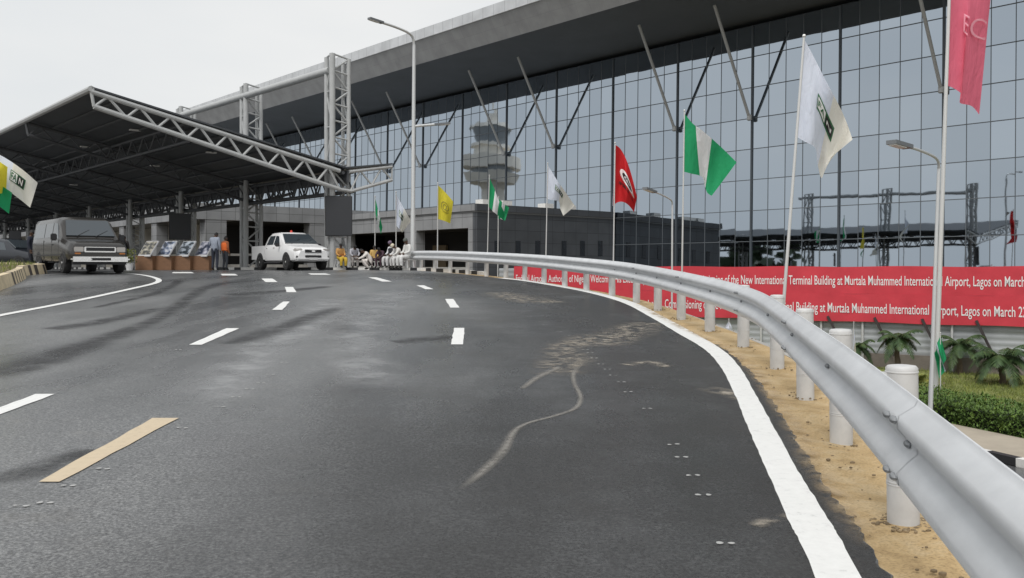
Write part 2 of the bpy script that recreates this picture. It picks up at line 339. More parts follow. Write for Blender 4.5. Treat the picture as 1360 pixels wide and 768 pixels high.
# ---- asphalt deck : ragged right edge measured in the photograph
edge_px = [(1180, 768), (1110, 660), (1060, 590), (1030, 540), (1000, 495), (960, 462), (915, 441), (868, 417), (829, 400), (790, 389), (752, 382.5), (715, 376.5), (690, 372.6), (665, 370)]
EDGE = [RD(x, y).xy for x, y in edge_px]
EDGE = [Vector((.35, -9)), Vector((.55, 0)), Vector((1.0, 2.4))]+EDGE
tail = offset_line(CURVE, -.32)
tail = [p for p in tail if p.y > EDGE[-1].y+1.0]
EDGE = EDGE+tail
def edge_x(y):
    if y >= EDGE[-1].y: return EDGE[-1].x-.891*(y-EDGE[-1].y)
    if y < EDGE[0].y: return EDGE[0].x
    return x_on(EDGE, y)
def rag(y): return .05*(mnoise.noise((y*1.9, 3.1, 0)))+.045*mnoise.noise((y*6.5, 9.2, 0))+.035*mnoise.noise((y*17, 1.2, 0)) if y < 34 else 0
rows = []; y = -9.0
while y < 150:
    rows.append(y); y += .05 if y < 16 else .12 if y < 24 else (.4 if y < 50 else 4)
mb = MB(); NX = 72
for y in rows:
    xe = edge_x(y)
    xe += rag(y)
    for k in range(NX):
        u = k/(NX-1); x = xe-(1-u)**2*(75+max(0, y))
        mb.v.append(Vector((x, y, ZR(x, y))))
    mb.v.append(Vector((xe+.015, y, ZR(xe, y)-.12)))
W = NX+1
for i in range(len(rows)-1):
    for k in range(NX):
        mb.f.append([i*W+k, i*W+k+1, (i+1)*W+k+1, (i+1)*W+k]); mb.m.append(0)
road = struct(mb.build('road', M['asphalt'], smooth=True, ang=50))

# ---- sandy shoulder 3 cm below the asphalt, out to past the posts
outer = offset_line(CURVE, .55)
mb = MB(); n = 0
for p, c in zip(outer, CURVE):
    y = c.y; xe = edge_x(y)-.3
    for k in range(9):
        u = k/8; x = xe+(p.x-xe)*u; yy = y+(p.y-y)*u
        mb.v.append(Vector((x, yy, ZR(x, yy)-.03+.02*math.sin(x*5+yy*3)*math.sin(u*3.1)-.10*max(0, u-.85)/.15)))
    n += 1
for i in range(n-1):
    for k in range(8): mb.f.append([i*9+k, i*9+k+1, (i+1)*9+k+1, (i+1)*9+k]); mb.m.append(0)
struct(mb.build('sandy_shoulder', M['sand'], smooth=True))
# retaining wall under the shoulder edge
mb = MB()
o2 = offset_line(CURVE, .62)
for i in range(len(outer)-1):
    a, b = outer[i], outer[i+1]; a2, b2 = o2[i], o2[i+1]
    za, zb = ZR(a.x, a.y)-.11, ZR(b.x, b.y)-.11
    mb.hexa([(a.x-.02, a.y, GZ), (a2.x, a2.y, GZ), (b2.x, b2.y, GZ), (b.x-.02, b.y, GZ), (a.x-.02, a.y, za), (a2.x, a2.y, za), (b2.x, b2.y, zb), (b.x-.02, b.y, zb)])
wl = mb.build('retaining_wall', M['concrete']); tag(wl, 'concrete retaining wall under the sandy edge of the raised road', 'wall')

# pebbles and clods on the sand
mb = MB()
for i in range(260):
    y = 2.6+random.random()**1.6*24; c = x_on(CURVE, y); xe = edge_x(y)+.04
    x = random.uniform(xe, c+.45); r = random.uniform(.004, .012)*(1.6 if random.random() < .08 else 1)
    mb.ball((x, y, ZR(x, y)-.02), (r*1.3, r, r*.7), 6)
for k in range(90):
    a = random.uniform(0, 6.28); rr = random.uniform(.09, .19); p = POSTS[1]
    mb.ball((p[0]+rr*math.cos(a), p[1]+rr*math.sin(a), ZR(*p)-.02), (random.uniform(.005, .02), random.uniform(.005, .014), random.uniform(.005, .012)), 6)
for p in POSTS[2:9]:
    for k in range(16):
        a = random.uniform(0, 6.28); rr = random.uniform(.09, .2)
        rs = random.uniform(.4, 1); mb.ball((p[0]+rr*math.cos(a), p[1]+rr*math.sin(a), ZR(*p)-.025), (.016*rs, .012*rs, .010*rs), 6)
o = mb.build('pebbles', M['pebble']); o['kind'] = 'stuff'; tag(o, 'loose pebbles and clods scattered on the sandy shoulder', 'pebbles')

# ---- painted markings, each a thin sheet on the asphalt
def strip_sheet(name, pts, widths, m, dz, uv=True, n=8, cross=2, jit=0):
    cur = catmull([p.xy for p in pts], n); L = len(cur)
    ws = widths if isinstance(widths, (list, tuple)) else [widths]*len(pts)
    mb = MB(); mb.uv = []
    for i, p in enumerate(cur):
        t = (cur[min(i+1, L-1)]-cur[max(i-1, 0)]).normalized(); nn = Vector((t.y, -t.x))
        f = i/(L-1)*(len(ws)-1); k = min(int(f), len(ws)-2); w = ws[k]+(ws[k+1]-ws[k])*(f-k)
        for j in range(cross+1):
            s = j/cross-.5; q = p+nn*(s*w+(random.uniform(-jit, jit) if j in (0, cross) else 0))
            mb.v.append(Vector((q.x, q.y, ZR(q.x, q.y)+dz))); mb.uv.append((j/cross, i/(L-1)))
    for i in range(L-1):
        for j in range(cross): a = i*(cross+1)+j; mb.f.append([a, a+1, a+cross+2, a+cross+1]); mb.m.append(0)
    return struct(mb.build(name, m))
def poly_sheet(mb, px, dz):
    c = [RD(x, y) for x, y in px]; N1 = 8
    o = len(mb.v)
    for i in range(N1+1):
        for j in range(3):
            u = i/N1; v = j/2
            q = (c[0]*(1-v)+c[1]*v)*(1-u)+(c[3]*(1-v)+c[2]*v)*u
            mb.v.append(Vector((q.x+random.uniform(-.008, .008), q.y, ZR(q.x, q.y)+dz)))
    for i in range(N1):
        for j in range(2): a = o+i*3+j; mb.f.append([a, a+1, a+4, a+3]); mb.m.append(0)
# edge line: left/right borders read from the photograph
el = [(1083, 768, 1144), (1046, 690, 1100), (1016, 620, 1056), (994, 570, 1029), (976, 525, 1004), (957, 488, 982), (935, 464, 958), (900, 443, 922), (862, 420.5, 880), (826, 402, 842), (783, 389.5, 797), (735, 380, 748), (690, 372.8, 702), (660, 369.6, 672)]
mb = MB()
sl = [RD(a, y) for a, y, b in el]; sr = [RD(b, y) for a, y, b in el]
sl = [Vector((.42, -6)), Vector((.66, 0))]+[Vector((p.x, p.y)) for p in sl]; sr = [Vector((.62, -6)), Vector((.86, 0))]+[Vector((p.x, p.y)) for p in sr]
cl = catmull(sl, 10); cr = catmull(sr, 10)
for a, b in zip(cl, cr):
    a = a.copy(); b = b.copy(); a.x += random.uniform(-.004, .004); b.x += random.uniform(-.005, .005)
    mid = (a+b)/2
    for q in (a, mid, b): mb.v.append(Vector((q.x, q.y, ZR(q.x, q.y)+.0055)))
for i in range(len(cl)-1):
    for j in range(2): a = i*3+j; mb.f.append([a, a+1, a+4, a+3]); mb.m.append(0)
struct(mb.build('white_edge_line', M['white_paint']))
mb = MB()
for q in ([(599, 458), (615, 458), (617, 436), (603, 436)], [(598, 409), (610, 409), (602, 397.5), (591, 397.5)], [(565, 384.5), (576, 384.5), (563, 379.3), (553, 379.3)], [(508, 374.3), (521, 374.3), (500, 368.7), (489, 368.7)],
          [(251, 458.5), (268, 458.5), (318, 436.5), (301, 436.5)], [(-40, 556), (-12, 556), (73, 524), (48, 524)], [(361, 412), (375, 412), (385, 401), (376, 401)], [(381, 388.5), (394, 388.5), (389, 381.5), (378, 381.5)],
          [(353, 375), (369, 375), (362, 370.3), (347, 370.3)], [(295, 366.2), (316, 366.2), (312, 364), (293, 364)], [(228, 363.2), (258, 363.2), (254, 361.6), (230, 361.6)], [(413, 365.2), (440, 365.2), (432, 363.4), (409, 363.4)]):
    poly_sheet(mb, q, .006)
struct(mb.build('white_lane_dashes', M['white_paint']))
mb = MB(); poly_sheet(mb, [(50, 641), (80, 641), (237, 556), (203, 556)], .006); struct(mb.build('cream_lane_dash', M['cream_paint']))
lw = [RD(x, y) for x, y in ((-90, 438), (-40, 428.5), (0, 419.5), (60, 408), (120, 396), (172, 384.5), (204, 377), (211, 372.5), (203, 368.5), (186, 365.2), (160, 362.9), (120, 361.6))]
strip_sheet('white_slip_lane_line', lw, [.17]*12, M['white_paint'], .009, n=10, jit=.004)
# setting-out dabs
mb = MB()
def dab(px, py, w=.042, l=.022):
    c = RD(px, py); 
    for s in (-1, 1):
        q = Vector((c.x+s*w*.75, c.y+random.uniform(-.01, .01)))
        pts = [(q.x+w*.5*math.cos(a)*random.uniform(.7, 1.1), q.y+l*math.sin(a)*random.uniform(.7, 1.1)) for a in [k*math.pi/4 for k in range(8)]]
        mb.add([(x, y, ZR(x, y)+.0055) for x, y in pts], [tuple(range(8))])
for x, y in ((964, 723), (934, 658), (920, 632), (905, 608), (894, 591), (884, 573), (871, 557), (860, 543), (847, 531), (835, 521), (825, 508), (815, 499), (807, 491), (798, 484), (790, 476), (783, 469), (778, 465),
             (752, 446), (742, 441), (733, 436), (724, 432), (715, 428), (703, 421), (694, 415), (686, 411),
             (30, 672), (60, 668), (90, 646), (138, 623), (180, 602), (213, 584), (242, 569), (274, 553), (292, 541), (314, 528), (332, 517), (346, 509), (360, 498), (372, 486), (378, 482), (384, 476), (391, 471), (396, 465), (402, 459), (408, 453),
             (127, 502), (150, 494), (176, 486), (203, 475), (215, 470), (236, 465), (240, 456), (610, 462), (610, 470), (608, 430), (608, 422), (607, 415)):
    if random.random() < (.9 if x > 600 else .62): dab(x+random.uniform(-1, 1), y)
struct(mb.build('setting_out_dabs', M['dab_paint']))
# stains, streaks and painted sheen
def strk(name, px, w, m, dz, n=8): return strip_sheet(name, [RD(x, y) for x, y in px], w, M[m], dz*1.2+.0016, n=n, cross=6)
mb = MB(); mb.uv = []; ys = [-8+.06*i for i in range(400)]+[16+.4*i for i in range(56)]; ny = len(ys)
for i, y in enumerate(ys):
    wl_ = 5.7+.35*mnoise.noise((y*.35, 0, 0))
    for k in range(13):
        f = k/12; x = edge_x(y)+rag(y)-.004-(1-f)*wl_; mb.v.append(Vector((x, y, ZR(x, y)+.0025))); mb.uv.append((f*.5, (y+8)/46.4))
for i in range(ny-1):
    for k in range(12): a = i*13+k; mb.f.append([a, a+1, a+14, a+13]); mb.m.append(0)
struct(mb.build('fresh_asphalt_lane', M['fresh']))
strk('cement_trail', [(606, 655), (640, 628), (668, 600), (682, 575), (700, 563), (740, 552), (765, 542), (771, 527), (763, 510), (762, 496), (772, 484)], [.07, .12, .13, .10, .08, .08, .085, .08, .08, .10, .12], 'dust', .003)
strk('cement_trail_branch', [(692, 518), (712, 503), (730, 494), (745, 487)], [.10, .14, .16, .14], 'dust', .0032)
strk('cement_patch', [(735, 500), (752, 478), (750, 462), (770, 452), (800, 444)], [.9, 1.0, .8, .9, .7], 'dustpatch', .0024)
strk('cement_patch_two', [(760, 452), (800, 455), (840, 438), (862, 428)], [1.0, 1.2, 1.3, .9], 'dustpatch', .0026)
strk('cement_patch_three', [(832, 486), (860, 482), (890, 488)], [.35, .42, .3], 'dustpatch', .0028)
strk('cement_patch_four', [(935, 515), (965, 522), (990, 532)], [.3, .5, .35], 'dustpatch', .0028)
strk('cement_patch_five', [(1000, 700), (1030, 690), (1060, 684)], [.12, .2, .12], 'dustpatch', .0028)
strk('cement_patch_far', [(655, 388), (690, 396), (715, 401), (745, 400)], [1.2, 1.8, 1.5, 1.0], 'dustpatch', .0024)
strk('sand_film', [(1170, 740), (1085, 620), (1030, 530), (975, 468), (900, 432), (840, 402)], [.25, .3, .3, .3, .3, .3], 'sandfilm', .0034)
strk('dark_streak', [(-40, 505), (30, 487), (90, 467), (140, 450), (200, 428), (240, 404), (268, 385), (300, 376), (360, 372)], [1.0, 1.0, .9, .7, .5, .5, .6, .6, .5], 'damp', .002)
strk('dark_streak_two', [(60, 438), (110, 432), (160, 422), (215, 409)], [.7, .8, .7, .5], 'damp', .0022)
strk('dark_streak_three', [(-30, 640), (30, 630), (75, 615), (130, 595)], [.3, .5, .5, .3], 'damp', .0021)
strk('dark_streak_four', [(300, 458), (350, 444), (400, 426), (450, 408)], [.5, .8, .8, .5], 'damp', .0021)
strk('dark_streak_five', [(300, 392), (345, 389), (385, 386), (440, 380)], [.9, 1.2, 1.0, .8], 'damp', .0021)
strk('dark_streak_six', [(520, 455), (560, 452), (598, 446)], [.5, 1.0, .5], 'damp', .0021)
strk('wheel_scuff', [(120, 410), (170, 399), (205, 390), (232, 378), (238, 372)], [.3, .35, .4, .5, .4], 'damp', .0026)
strk('wheel_path_sheen', [(520, 520), (470, 470), (480, 430), (510, 400), (530, 385)], [1.4, 1.6, 2.0, 2.4, 2.4], 'pale', .0015)  # pale wheel paths, with the road's damp sheen painted into their colour
strk('wheel_path_sheen_two', [(260, 540), (330, 480), (420, 420), (450, 395)], [1.4, 1.6, 2.0, 2.4], 'pale', .0017)

# ------------------------------------------------------------------ guard rail
rail = thing('guard_rail', 'long curving galvanised steel guard rail on white round posts along the road edge', 'guard rail', (POSTS[1][0], POSTS[1][1], ZR(*POSTS[1])))
rl = offset_line(CURVE, -.25)
rl = [(rl[i-1]*.25+rl[i]*.5+rl[i+1]*.25) if 0 < i < len(rl)-1 else rl[i] for i in range(len(rl))]
TOP = .94; H = .43
def wprof():
    key = [(0, 0.0), (.06, .012), (.16, .075), (.28, .082), (.40, .035), (.47, .002), (.53, .002), (.60, .035), (.72, .082), (.84, .075), (.94, .012), (1, 0.0)]
    return [(TOP-H*f, d) for f, d in key]
WP = wprof()
mb = MB()
LW = len(WP)*2
for i, p in enumerate(rl):
    t = (rl[min(i+1, len(rl)-1)]-rl[max(i-1, 0)]).normalized(); nl = Vector((-t.y, t.x))
    z = ZR(p.x, p.y)
    for h, d in WP: q = p+nl*d; mb.v.append(Vector((q.x, q.y, z+h)))
    for h, d in reversed(WP): q = p+nl*(d-.008); mb.v.append(Vector((q.x, q.y, z+h)))
for i in range(len(rl)-1):
    for k in range(LW):
        k2 = (k+1) % LW; mb.f.append([i*LW+k, (i+1)*LW+k, (i+1)*LW+k2, i*LW+k2]); mb.m.append(0)
mb.f.append(list(range(LW))); mb.m.append(0); mb.f.append([(len(rl)-1)*LW+k for k in range(LW)]); mb.m.append(0)
mb.build('beam', M['galv'], rail, smooth=True, ang=60)
def railpt(pt):
    best = min(range(len(rl)), key=lambda i: (rl[i]-Vector(pt)).length)
    t = (rl[min(best+1, len(rl)-1)]-rl[max(best-1, 0)]).normalized()
    return rl[best], t, Vector((-t.y, t.x))
pm = MB(); pm.lathe((0, 0, 0), [(.088, -.12), (.088, .20), (.0905, .202), (.0905, .207), (.088, .209), (.088, .215), (.0905, .217), (.0905, .222), (.088, .224), (.088, .845), (.091, .847), (.091, .853), (.088, .855), (.088, .872), (.078, .884), (.05, .888)], 20)
post0 = pm.build('post', M['post'], rail, world=False, smooth=True, ang=40)
k = 0
for (x, y) in PRE[3:]+POSTS:
    o = post0 if k == 0 else post0.copy()
    if k: COL.objects.link(o); o.parent = rail
    o.location = Vector((x, y, ZR(x, y)))-rail.location
    o.rotation_euler = (R(random.uniform(-1, 1)), R(random.uniform(-1, 1)), random.uniform(0, 6)); k += 1
    p, t, nl = railpt((x, y))
    mb = MB(); z = ZR(x, y)+.81
    mb.beam((x, y, z), (p.x, p.y, z), .05, .07); mb.build('bracket', M['galv'], rail)
bm_ = MB(); bm_.ball((0, 0, 0), (.036, .018, .017), 12); bolt0 = None
for i in range(3, len(rl)-8, 6):
    if rl[i].y > 24 or rl[i].y < 1.5: continue
    spl = (i//6) % 2 == 0
    t = (rl[i+1]-rl[i-1]).normalized(); nl = Vector((-t.y, t.x)); z0 = ZR(rl[i].x, rl[i].y)
    for dx, f in ([(-.10, .22), (.04, .22), (-.10, .78), (.04, .78), (0, .5)] if spl else [(0, .5)]):
        p = rl[i]+t*dx
        d = .088 if f != .5 else .010
        if bolt0 is None: o = bolt0 = bm_.build('bolt', M['bolt'], rail, world=False, smooth=True)
        else: o = bolt0.copy(); COL.objects.link(o); o.parent = rail
        q = p+nl*d
        o.location = Vector((q.x, q.y, z0+TOP-H*f))-rail.location; o.rotation_euler = (0, 0, math.atan2(t.y, t.x))
# splice laps
for i in range(3, len(rl)-8, 12):
    if rl[i].y > 30 or rl[i].y < .5: continue
    mb = MB(); 
    seg = [rl[i]+(rl[i+1]-rl[i])*f for f in (0, .5, 1)]
    seg = [rl[i]-(rl[i+1]-rl[i-1]).normalized()*.14, rl[i]+(rl[i+1]-rl[i-1]).normalized()*.12]
    t = (rl[i+1]-rl[i-1]).normalized(); nl = Vector((-t.y, t.x))
    for p in seg:
        z = ZR(p.x, p.y)
        for h, d in WP: q = p+nl*(d+.0022); mb.v.append(Vector((q.x, q.y, z+h)))
    n = len(WP)
    for k2 in range(n-1): mb.f.append([k2, n+k2, n+k2+1, k2+1]); mb.m.append(0)
    mb.build('lap_plate', M['galv'], rail, smooth=True, ang=60)

# ------------------------------------------------------------------ drop-off kerb and sidewalk
kpath = [(-1.25, 36.1), (-2.0, 37.9), (-2.95, 39.6), (-3.75, 41.1), (-4.7, 42.4), (-6.0, 43.3), (-7.6, 43.8), (-9.6, 44.1), (-12.2, 44.5), (-14.6, 45.6), (-17, 47.6), (-20, 50.6), (-26, 57), (-40, 73)]
kc = catmull(kpath, 6)
cum = 0; mb = MB(); ki = offset_line(kc, .22); seg = []
for i in range(len(kc)-1):
    a, b, a2, b2 = kc[i], kc[i+1], ki[i], ki[i+1]; Ls = (b-a).length; n = max(1, int(Ls/.25))
    for j in range(n):
        f0, f1 = j/n, (j+1)/n; p0 = a.lerp(b, f0); p1 = a.lerp(b, f1); q0 = a2.lerp(b2, f0); q1 = a2.lerp(b2, f1)
        m = int((cum+Ls*(f0+f1)/2)/.62) % 2
        c = []
        for dz in (-.05, .13):
            for q in (p0, q0, q1, p1): c.append(Vector((q.x, q.y, ZR(q.x, q.y)+dz)))
        mb.hexa(c, m)
    cum += Ls
ke = mb.build('kerb', [M['kerb_w'], M['kerb_k']]); tag(ke, 'black and white painted kerb in front of the seated people', 'kerb')
mb = MB(); si = offset_line(kc, .221)
for i, p in enumerate(si):
    y = p.y; xo = edge_x(y)+.2 if y < 46 else EDGE[-1].x-.891*(y-EDGE[-1].y)
    xo = max(xo, p.x+.01)
    mb.v += [Vector((p.x, p.y, ZR(p.x, p.y)+.118)), Vector((xo, y, ZR(p.x, p.y)+.118))]
for i in range(len(si)-1): mb.f.append([2*i, 2*i+1, 2*i+3, 2*i+2]); mb.m.append(0)
struct(mb.build('sidewalk', M['concrete']))
SWZ = .118-.14

# left traffic island
ib = [RD(x, y) for x, y in ((-140, 452), (-70, 420), (-30, 399), (0, 386.5), (20, 378.5), (34, 371), (38, 366))]
_bd = (ib[0]-ib[1]).normalized(); ib = [ib[0]+_bd*14, ib[0]+_bd*6]+ib
ib2 = [ib[-1]+Vector((-.4, 2.0, 0)), ib[-1]+Vector((-2.0, 4.0, 0)), ib[-1]+Vector((-6, 7.5, 0)), ib[-1]+Vector((-14, 14, 0))]
ip = catmull([p.xy for p in ib+ib2], 8)
ii = offset_line(ip, -.28)
mb = MB(); cum = 0
for i in range(len(ip)-1):
    a, b = ip[i], ip[i+1]; L_ = (b-a).length; n = max(1, int(L_/.2))
    for j in range(n):
        f0, f1 = j/n, (j+1)/n; p0, p1 = a.lerp(b, f0), a.lerp(b, f1); q0, q1 = ii[i].lerp(ii[i+1], f0), ii[i].lerp(ii[i+1], f1)
        m = 1 if ((cum+L_*(f0+f1)/2) % .62) > .42 else 0
        lo = [Vector((q.x, q.y, ZR(q.x, q.y)-.03)) for q in (p0, q0, q1, p1)]
        hi = [Vector((q.x, q.y, ZR(q.x, q.y)+.34)) for q in (p0.lerp(q0, .35), q0, q1, p1.lerp(q1, .35))]
        mb.hexa(lo+hi, m)
    cum += L_
o = mb.build('island_kerb', [M['kerb_cream'], M['kerb_brown']]); tag(o, 'tall cream and dark striped kerb around the small grassy island', 'kerb')
mb = MB(); ii2 = offset_line(ip, -.27)
for p in ii2:
    for k in range(5):
        x = p.x-(k/4)**1.3*16; mb.v.append(Vector((x, p.y, ZR(p.x, p.y)+.27+.10*math.sin(k*1.3+p.y*.8)*(k > 0))))
for i in range(len(ii2)-1):
    for k in range(4): mb.f.append([i*5+k, i*5+k+1, (i+1)*5+k+1, (i+1)*5+k]); mb.m.append(0)
struct(mb.build('island_soil', M['island'], smooth=True))
mb = MB()
for i in range(3500):
    p = random.choice(ii2[14:]); x = p.x-.2-random.random()**1.5*6; y = p.y+random.uniform(-.3, .3); z = ZR(p.x, p.y)+.25; h = random.uniform(.08, .28); a = random.uniform(0, 6.28)
    if random.random() < .5 and y < ib[-1].y: h *= .4
    d = Vector((math.cos(a), math.sin(a), 0))*.012; l = Vector((random.uniform(-.06, .06), random.uniform(-.06, .06), h))
    mb.add([Vector((x, y, z))-d, Vector((x, y, z))+d, Vector((x, y, z))+l], [(0, 1, 2)])
o = mb.build('island_grass', M['blades']); o['kind'] = 'stuff'; tag(o, 'short grass tufts growing on the small kerbed island', 'grass')

# ------------------------------------------------------------------ terminal building
QF = 59.0; BAY = 7.16; T0 = 45.8
term = thing('terminal_building', 'large glass fronted airport terminal with deep dark overhanging roof', 'building', QT(QF, 45.8, 0)+Vector((0, 0, GZ)))
LEAN = .0175
def ql(z): return QF+LEAN*z
def lbox(mb, dq0, dq1, t0, t1, z0, z1, m=0):
    a, b = ql(z0), ql(z1)
    mb.hexa([QT(a+dq0, t0, z0), QT(a+dq1, t0, z0), QT(a+dq1, t1, z0), QT(a+dq0, t1, z0), QT(b+dq0, t0, z1), QT(b+dq1, t0, z1), QT(b+dq1, t1, z1), QT(b+dq0, t1, z1)], m)
def qbox(mb, q0, q1, t0, t1, z0, z1, m=0):
    mb.hexa([QT(q0, t0, z0), QT(q1, t0, z0), QT(q1, t1, z0), QT(q0, t1, z0), QT(q0, t0, z1), QT(q1, t0, z1), QT(q1, t1, z1), QT(q0, t1, z1)], m)
TA, TB = T0-BAY*13, T0+BAY*24
ZN = 11.46; DZ = 2.372
zl = [GZ/K]+[ZN+DZ*k for k in range(-6, 4)]
zl = sorted(z for z in zl if z >= GZ/K)
zl[-1] = 18.62
# panes
mb = MB(); tones = []
for b in range(int(round((TB-TA)/BAY))*5):
    t0 = TA+b*BAY/5; t1 = t0+BAY/5
    for z0, z1 in zip(zl, zl[1:]):
        a, c = random.gauss(0, .0013), random.gauss(0, .0011)
        w = (t1-t0)/2; h = (z1-z0)/2
        f = lambda su, sv: QT(ql((z0+z1)/2+sv*h)+a*su*w+c*sv*h, (t0+t1)/2+su*w, (z0+z1)/2+sv*h)
        mb.quad(f(-1, -1), f(-1, 1), f(1, 1), f(1, -1)); tones.append(random.random())
cw = mb.build('curtain_wall', M['glass'], term)
at = cw.data.attributes.new('tone', 'FLOAT', 'FACE'); at.data.foreach_set('value', tones)
mb = MB()
for b in range(int(round((TB-TA)/BAY))*5+1):
    if b % 5 == 0: continue
    t = TA+b*BAY/5; lbox(mb, -.025, .05, t-.02, t+.02, zl[0], 18.6)
for z in zl[1:-1]: lbox(mb, -.04, .06, TA, TB, z-.026, z+.026)
mb.build('mullion_grid', M['mull_thin'], cw)
for b in range(int(round((TB-TA)/BAY))+1):
    t = TA+b*BAY; mb = MB(); lbox(mb, -.10, .07, t-.07, t+.07, zl[0], 18.6); mb.build('mullion', M['mull'], cw)
# roof
def uvq(mb, pts, u0, u1, v0, v1, m=0):
    if mb.uv is None: mb.uv = []
    mb.quad(*pts, m); mb.uv += [(u0, v0), (u1, v0), (u1, v1), (u0, v1)]
mb = MB(); uvq(mb, [QT(QF+6, TA-4, 18.6), QT(QF+6, TB+4, 18.6), QT(50.6, TB+4, 19.72), QT(50.6, TA-4, 19.72)], 0, 300, 0, 15)
roof = MB()
roof.quad(QT(49.4, TA-4, 22.55), QT(49.4, TB+4, 22.55), QT(110, TB+4, 26), QT(110, TA-4, 26))
roof.quad(QT(110, TA-4, 15), QT(110, TB+4, 15), QT(110, TB+4, 26), QT(110, TA-4, 26))
ro = roof.build('roof', M['fascia'], term)
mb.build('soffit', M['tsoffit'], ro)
mb = MB(); uvq(mb, [QT(50.6, TA-4, 19.72), QT(50.6, TB+4, 19.72), QT(49.5, TB+4, 21.58), QT(49.5, TA-4, 21.58)], 0, (TB-TA+8)*K, 0, 2.3)
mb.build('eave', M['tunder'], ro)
mb = MB(); uvq(mb, [QT(49.4, TA-4, 21.6), QT(49.4, TB+4, 21.6), QT(49.4, TB+4, 22.55), QT(49.4, TA-4, 22.55)], 0, (TB-TA+8)*K, .4, 1.4)
uvq(mb, [QT(49.4, TA-4, 21.6), QT(49.4, TB+4, 21.6), QT(49.52, TB+4, 21.58), QT(49.52, TA-4, 21.58)], 0, 300, .4, .5)
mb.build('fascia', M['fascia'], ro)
mb = MB()
for t in (TA-4, TB+4):
    mb.add([QT(QF, t, GZ/K), QT(110, t, GZ/K), QT(110, t, 26), QT(49.4, t, 22.55), QT(49.5, t, 21.58), QT(50.6, t, 19.72), QT(QF, t, 18.6)], [(0, 1, 2, 3, 4, 5, 6)])
mb.quad(QT(110, TA-4, GZ/K), QT(110, TB+4, GZ/K), QT(110, TB+4, 15), QT(110, TA-4, 15))
mb.build('wall', M['podium_dk'], term)
# roof struts on two bays of every three
for b in range(int(round((TB-TA)/BAY))+1):
    j = b-13                      # j = 0 is the column seen at the pale green flag
    if j % 3 == 1: continue
    t = TA+b*BAY
    mb = MB(); a = QT(QF-.2, t, ZN); c = QT(QF-4.7, t, 19.2); mb.tube([a, c], .125, 10); mb.lathe(a, [(.1, -.25), (.2, -.2), (.2, .2), (.1, .25)], 10)
    mb.build('strut', M['strut'], term, smooth=True)
# podium wing: side wall (right), front wall (to the drop-off), inner wing
TS = 52.6; QP = 43.3; ZP = 4.85; ZB = GZ/K
pod = thing('podium_block', 'low grey clad podium projecting from the glass front beside the yellow flag', 'building', QT(QP, TS, 0)+Vector((0, 0, GZ)))
def uvbox(mb, q0, q1, t0, t1, z0, z1, m=0):
    """box with metre UVs on every face"""
    if mb.uv is None: mb.uv = []
    A = lambda q, t, z: QT(q, t, z)
    for pts, du in (([(q0, t0), (q1, t0)], abs(q1-q0)), ([(q1, t0), (q1, t1)], abs(t1-t0)), ([(q1, t1), (q0, t1)], abs(q1-q0)), ([(q0, t1), (q0, t0)], abs(t1-t0))):
        (qa, ta), (qb, tb) = pts
        u0 = (qa if qa != qb else ta)*K
        u1 = (qb if qa != qb else tb)*K
        uvq(mb, [A(qa, ta, z0), A(qb, tb, z0), A(qb, tb, z1), A(qa, ta, z1)], u0, u1, z0*K, z1*K, m)
    uvq(mb, [A(q0, t0, z1), A(q1, t0, z1), A(q1, t1, z1), A(q0, t1, z1)], q0, q1, t0, t1, m)
    uvq(mb, [A(q0, t0, z0), A(q0, t1, z0), A(q1, t1, z0), A(q1, t0, z0)], q0, q1, t0, t1, m)
TE = 74.3
mb = MB(); uvbox(mb, QP, QF-.1, TS, TS+.5, ZB, ZP-.55); mb.build('side_wall', M['podium_dk'], pod)
mb = MB(); uvbox(mb, QP-.15, QF-.12, TS+.12, TE, ZP-.5, ZP+.02); mb.build('coping', M['podium'], pod)
mb = MB(); uvbox(mb, QP-.15, QF-.12, TS-.15, TS+.118, ZP-.5, ZP+.02); mb.build('side_coping', M['podium_dk'], pod)
mb = MB(); uvbox(mb, QP-.05, QF-.1, TS-.05, TE, ZP-.62, ZP-.5); mb.build('shadow_groove', M['coping'], pod)
mb = MB(); uvbox(mb, QP, QP+.6, TS+.502, TE, 3.05, ZP-.62); mb.build('front_band', M['podium'], pod)
for a, b in ((TS+.504, TS+1.1), (60.6, 62.3), (71.6, TE)):
    mb = MB(); uvbox(mb, QP+.003, QP+.9, a, b, ZB, 3.05); mb.build('pier', M['podium'], pod)
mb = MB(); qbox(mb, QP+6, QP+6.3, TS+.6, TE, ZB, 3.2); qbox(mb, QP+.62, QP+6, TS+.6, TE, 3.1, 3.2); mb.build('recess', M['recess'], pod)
mb = MB()
qbox(mb, QP+5.7, QP+5.95, 64, 66, -1, 2.0); mb.build('lit_doorway', M['interior'], pod); mb = MB(); qbox(mb, QP+5.7, QP+5.95, 55.2, 56.6, .8, 2.1); mb.build('lit_doorway', M['interior'], pod)
mb = MB(); qbox(mb, QP+.2, QP+.3, 62.3, 71.6, -.1, .1); qbox(mb, QP+.2, QP+.3, 62.3, 71.6, .45, .6); qbox(mb, QP+.2, QP+.3, TS+1.1, 60.6, -.2, 0); mb.build('balustrade', M['concrete'], pod)
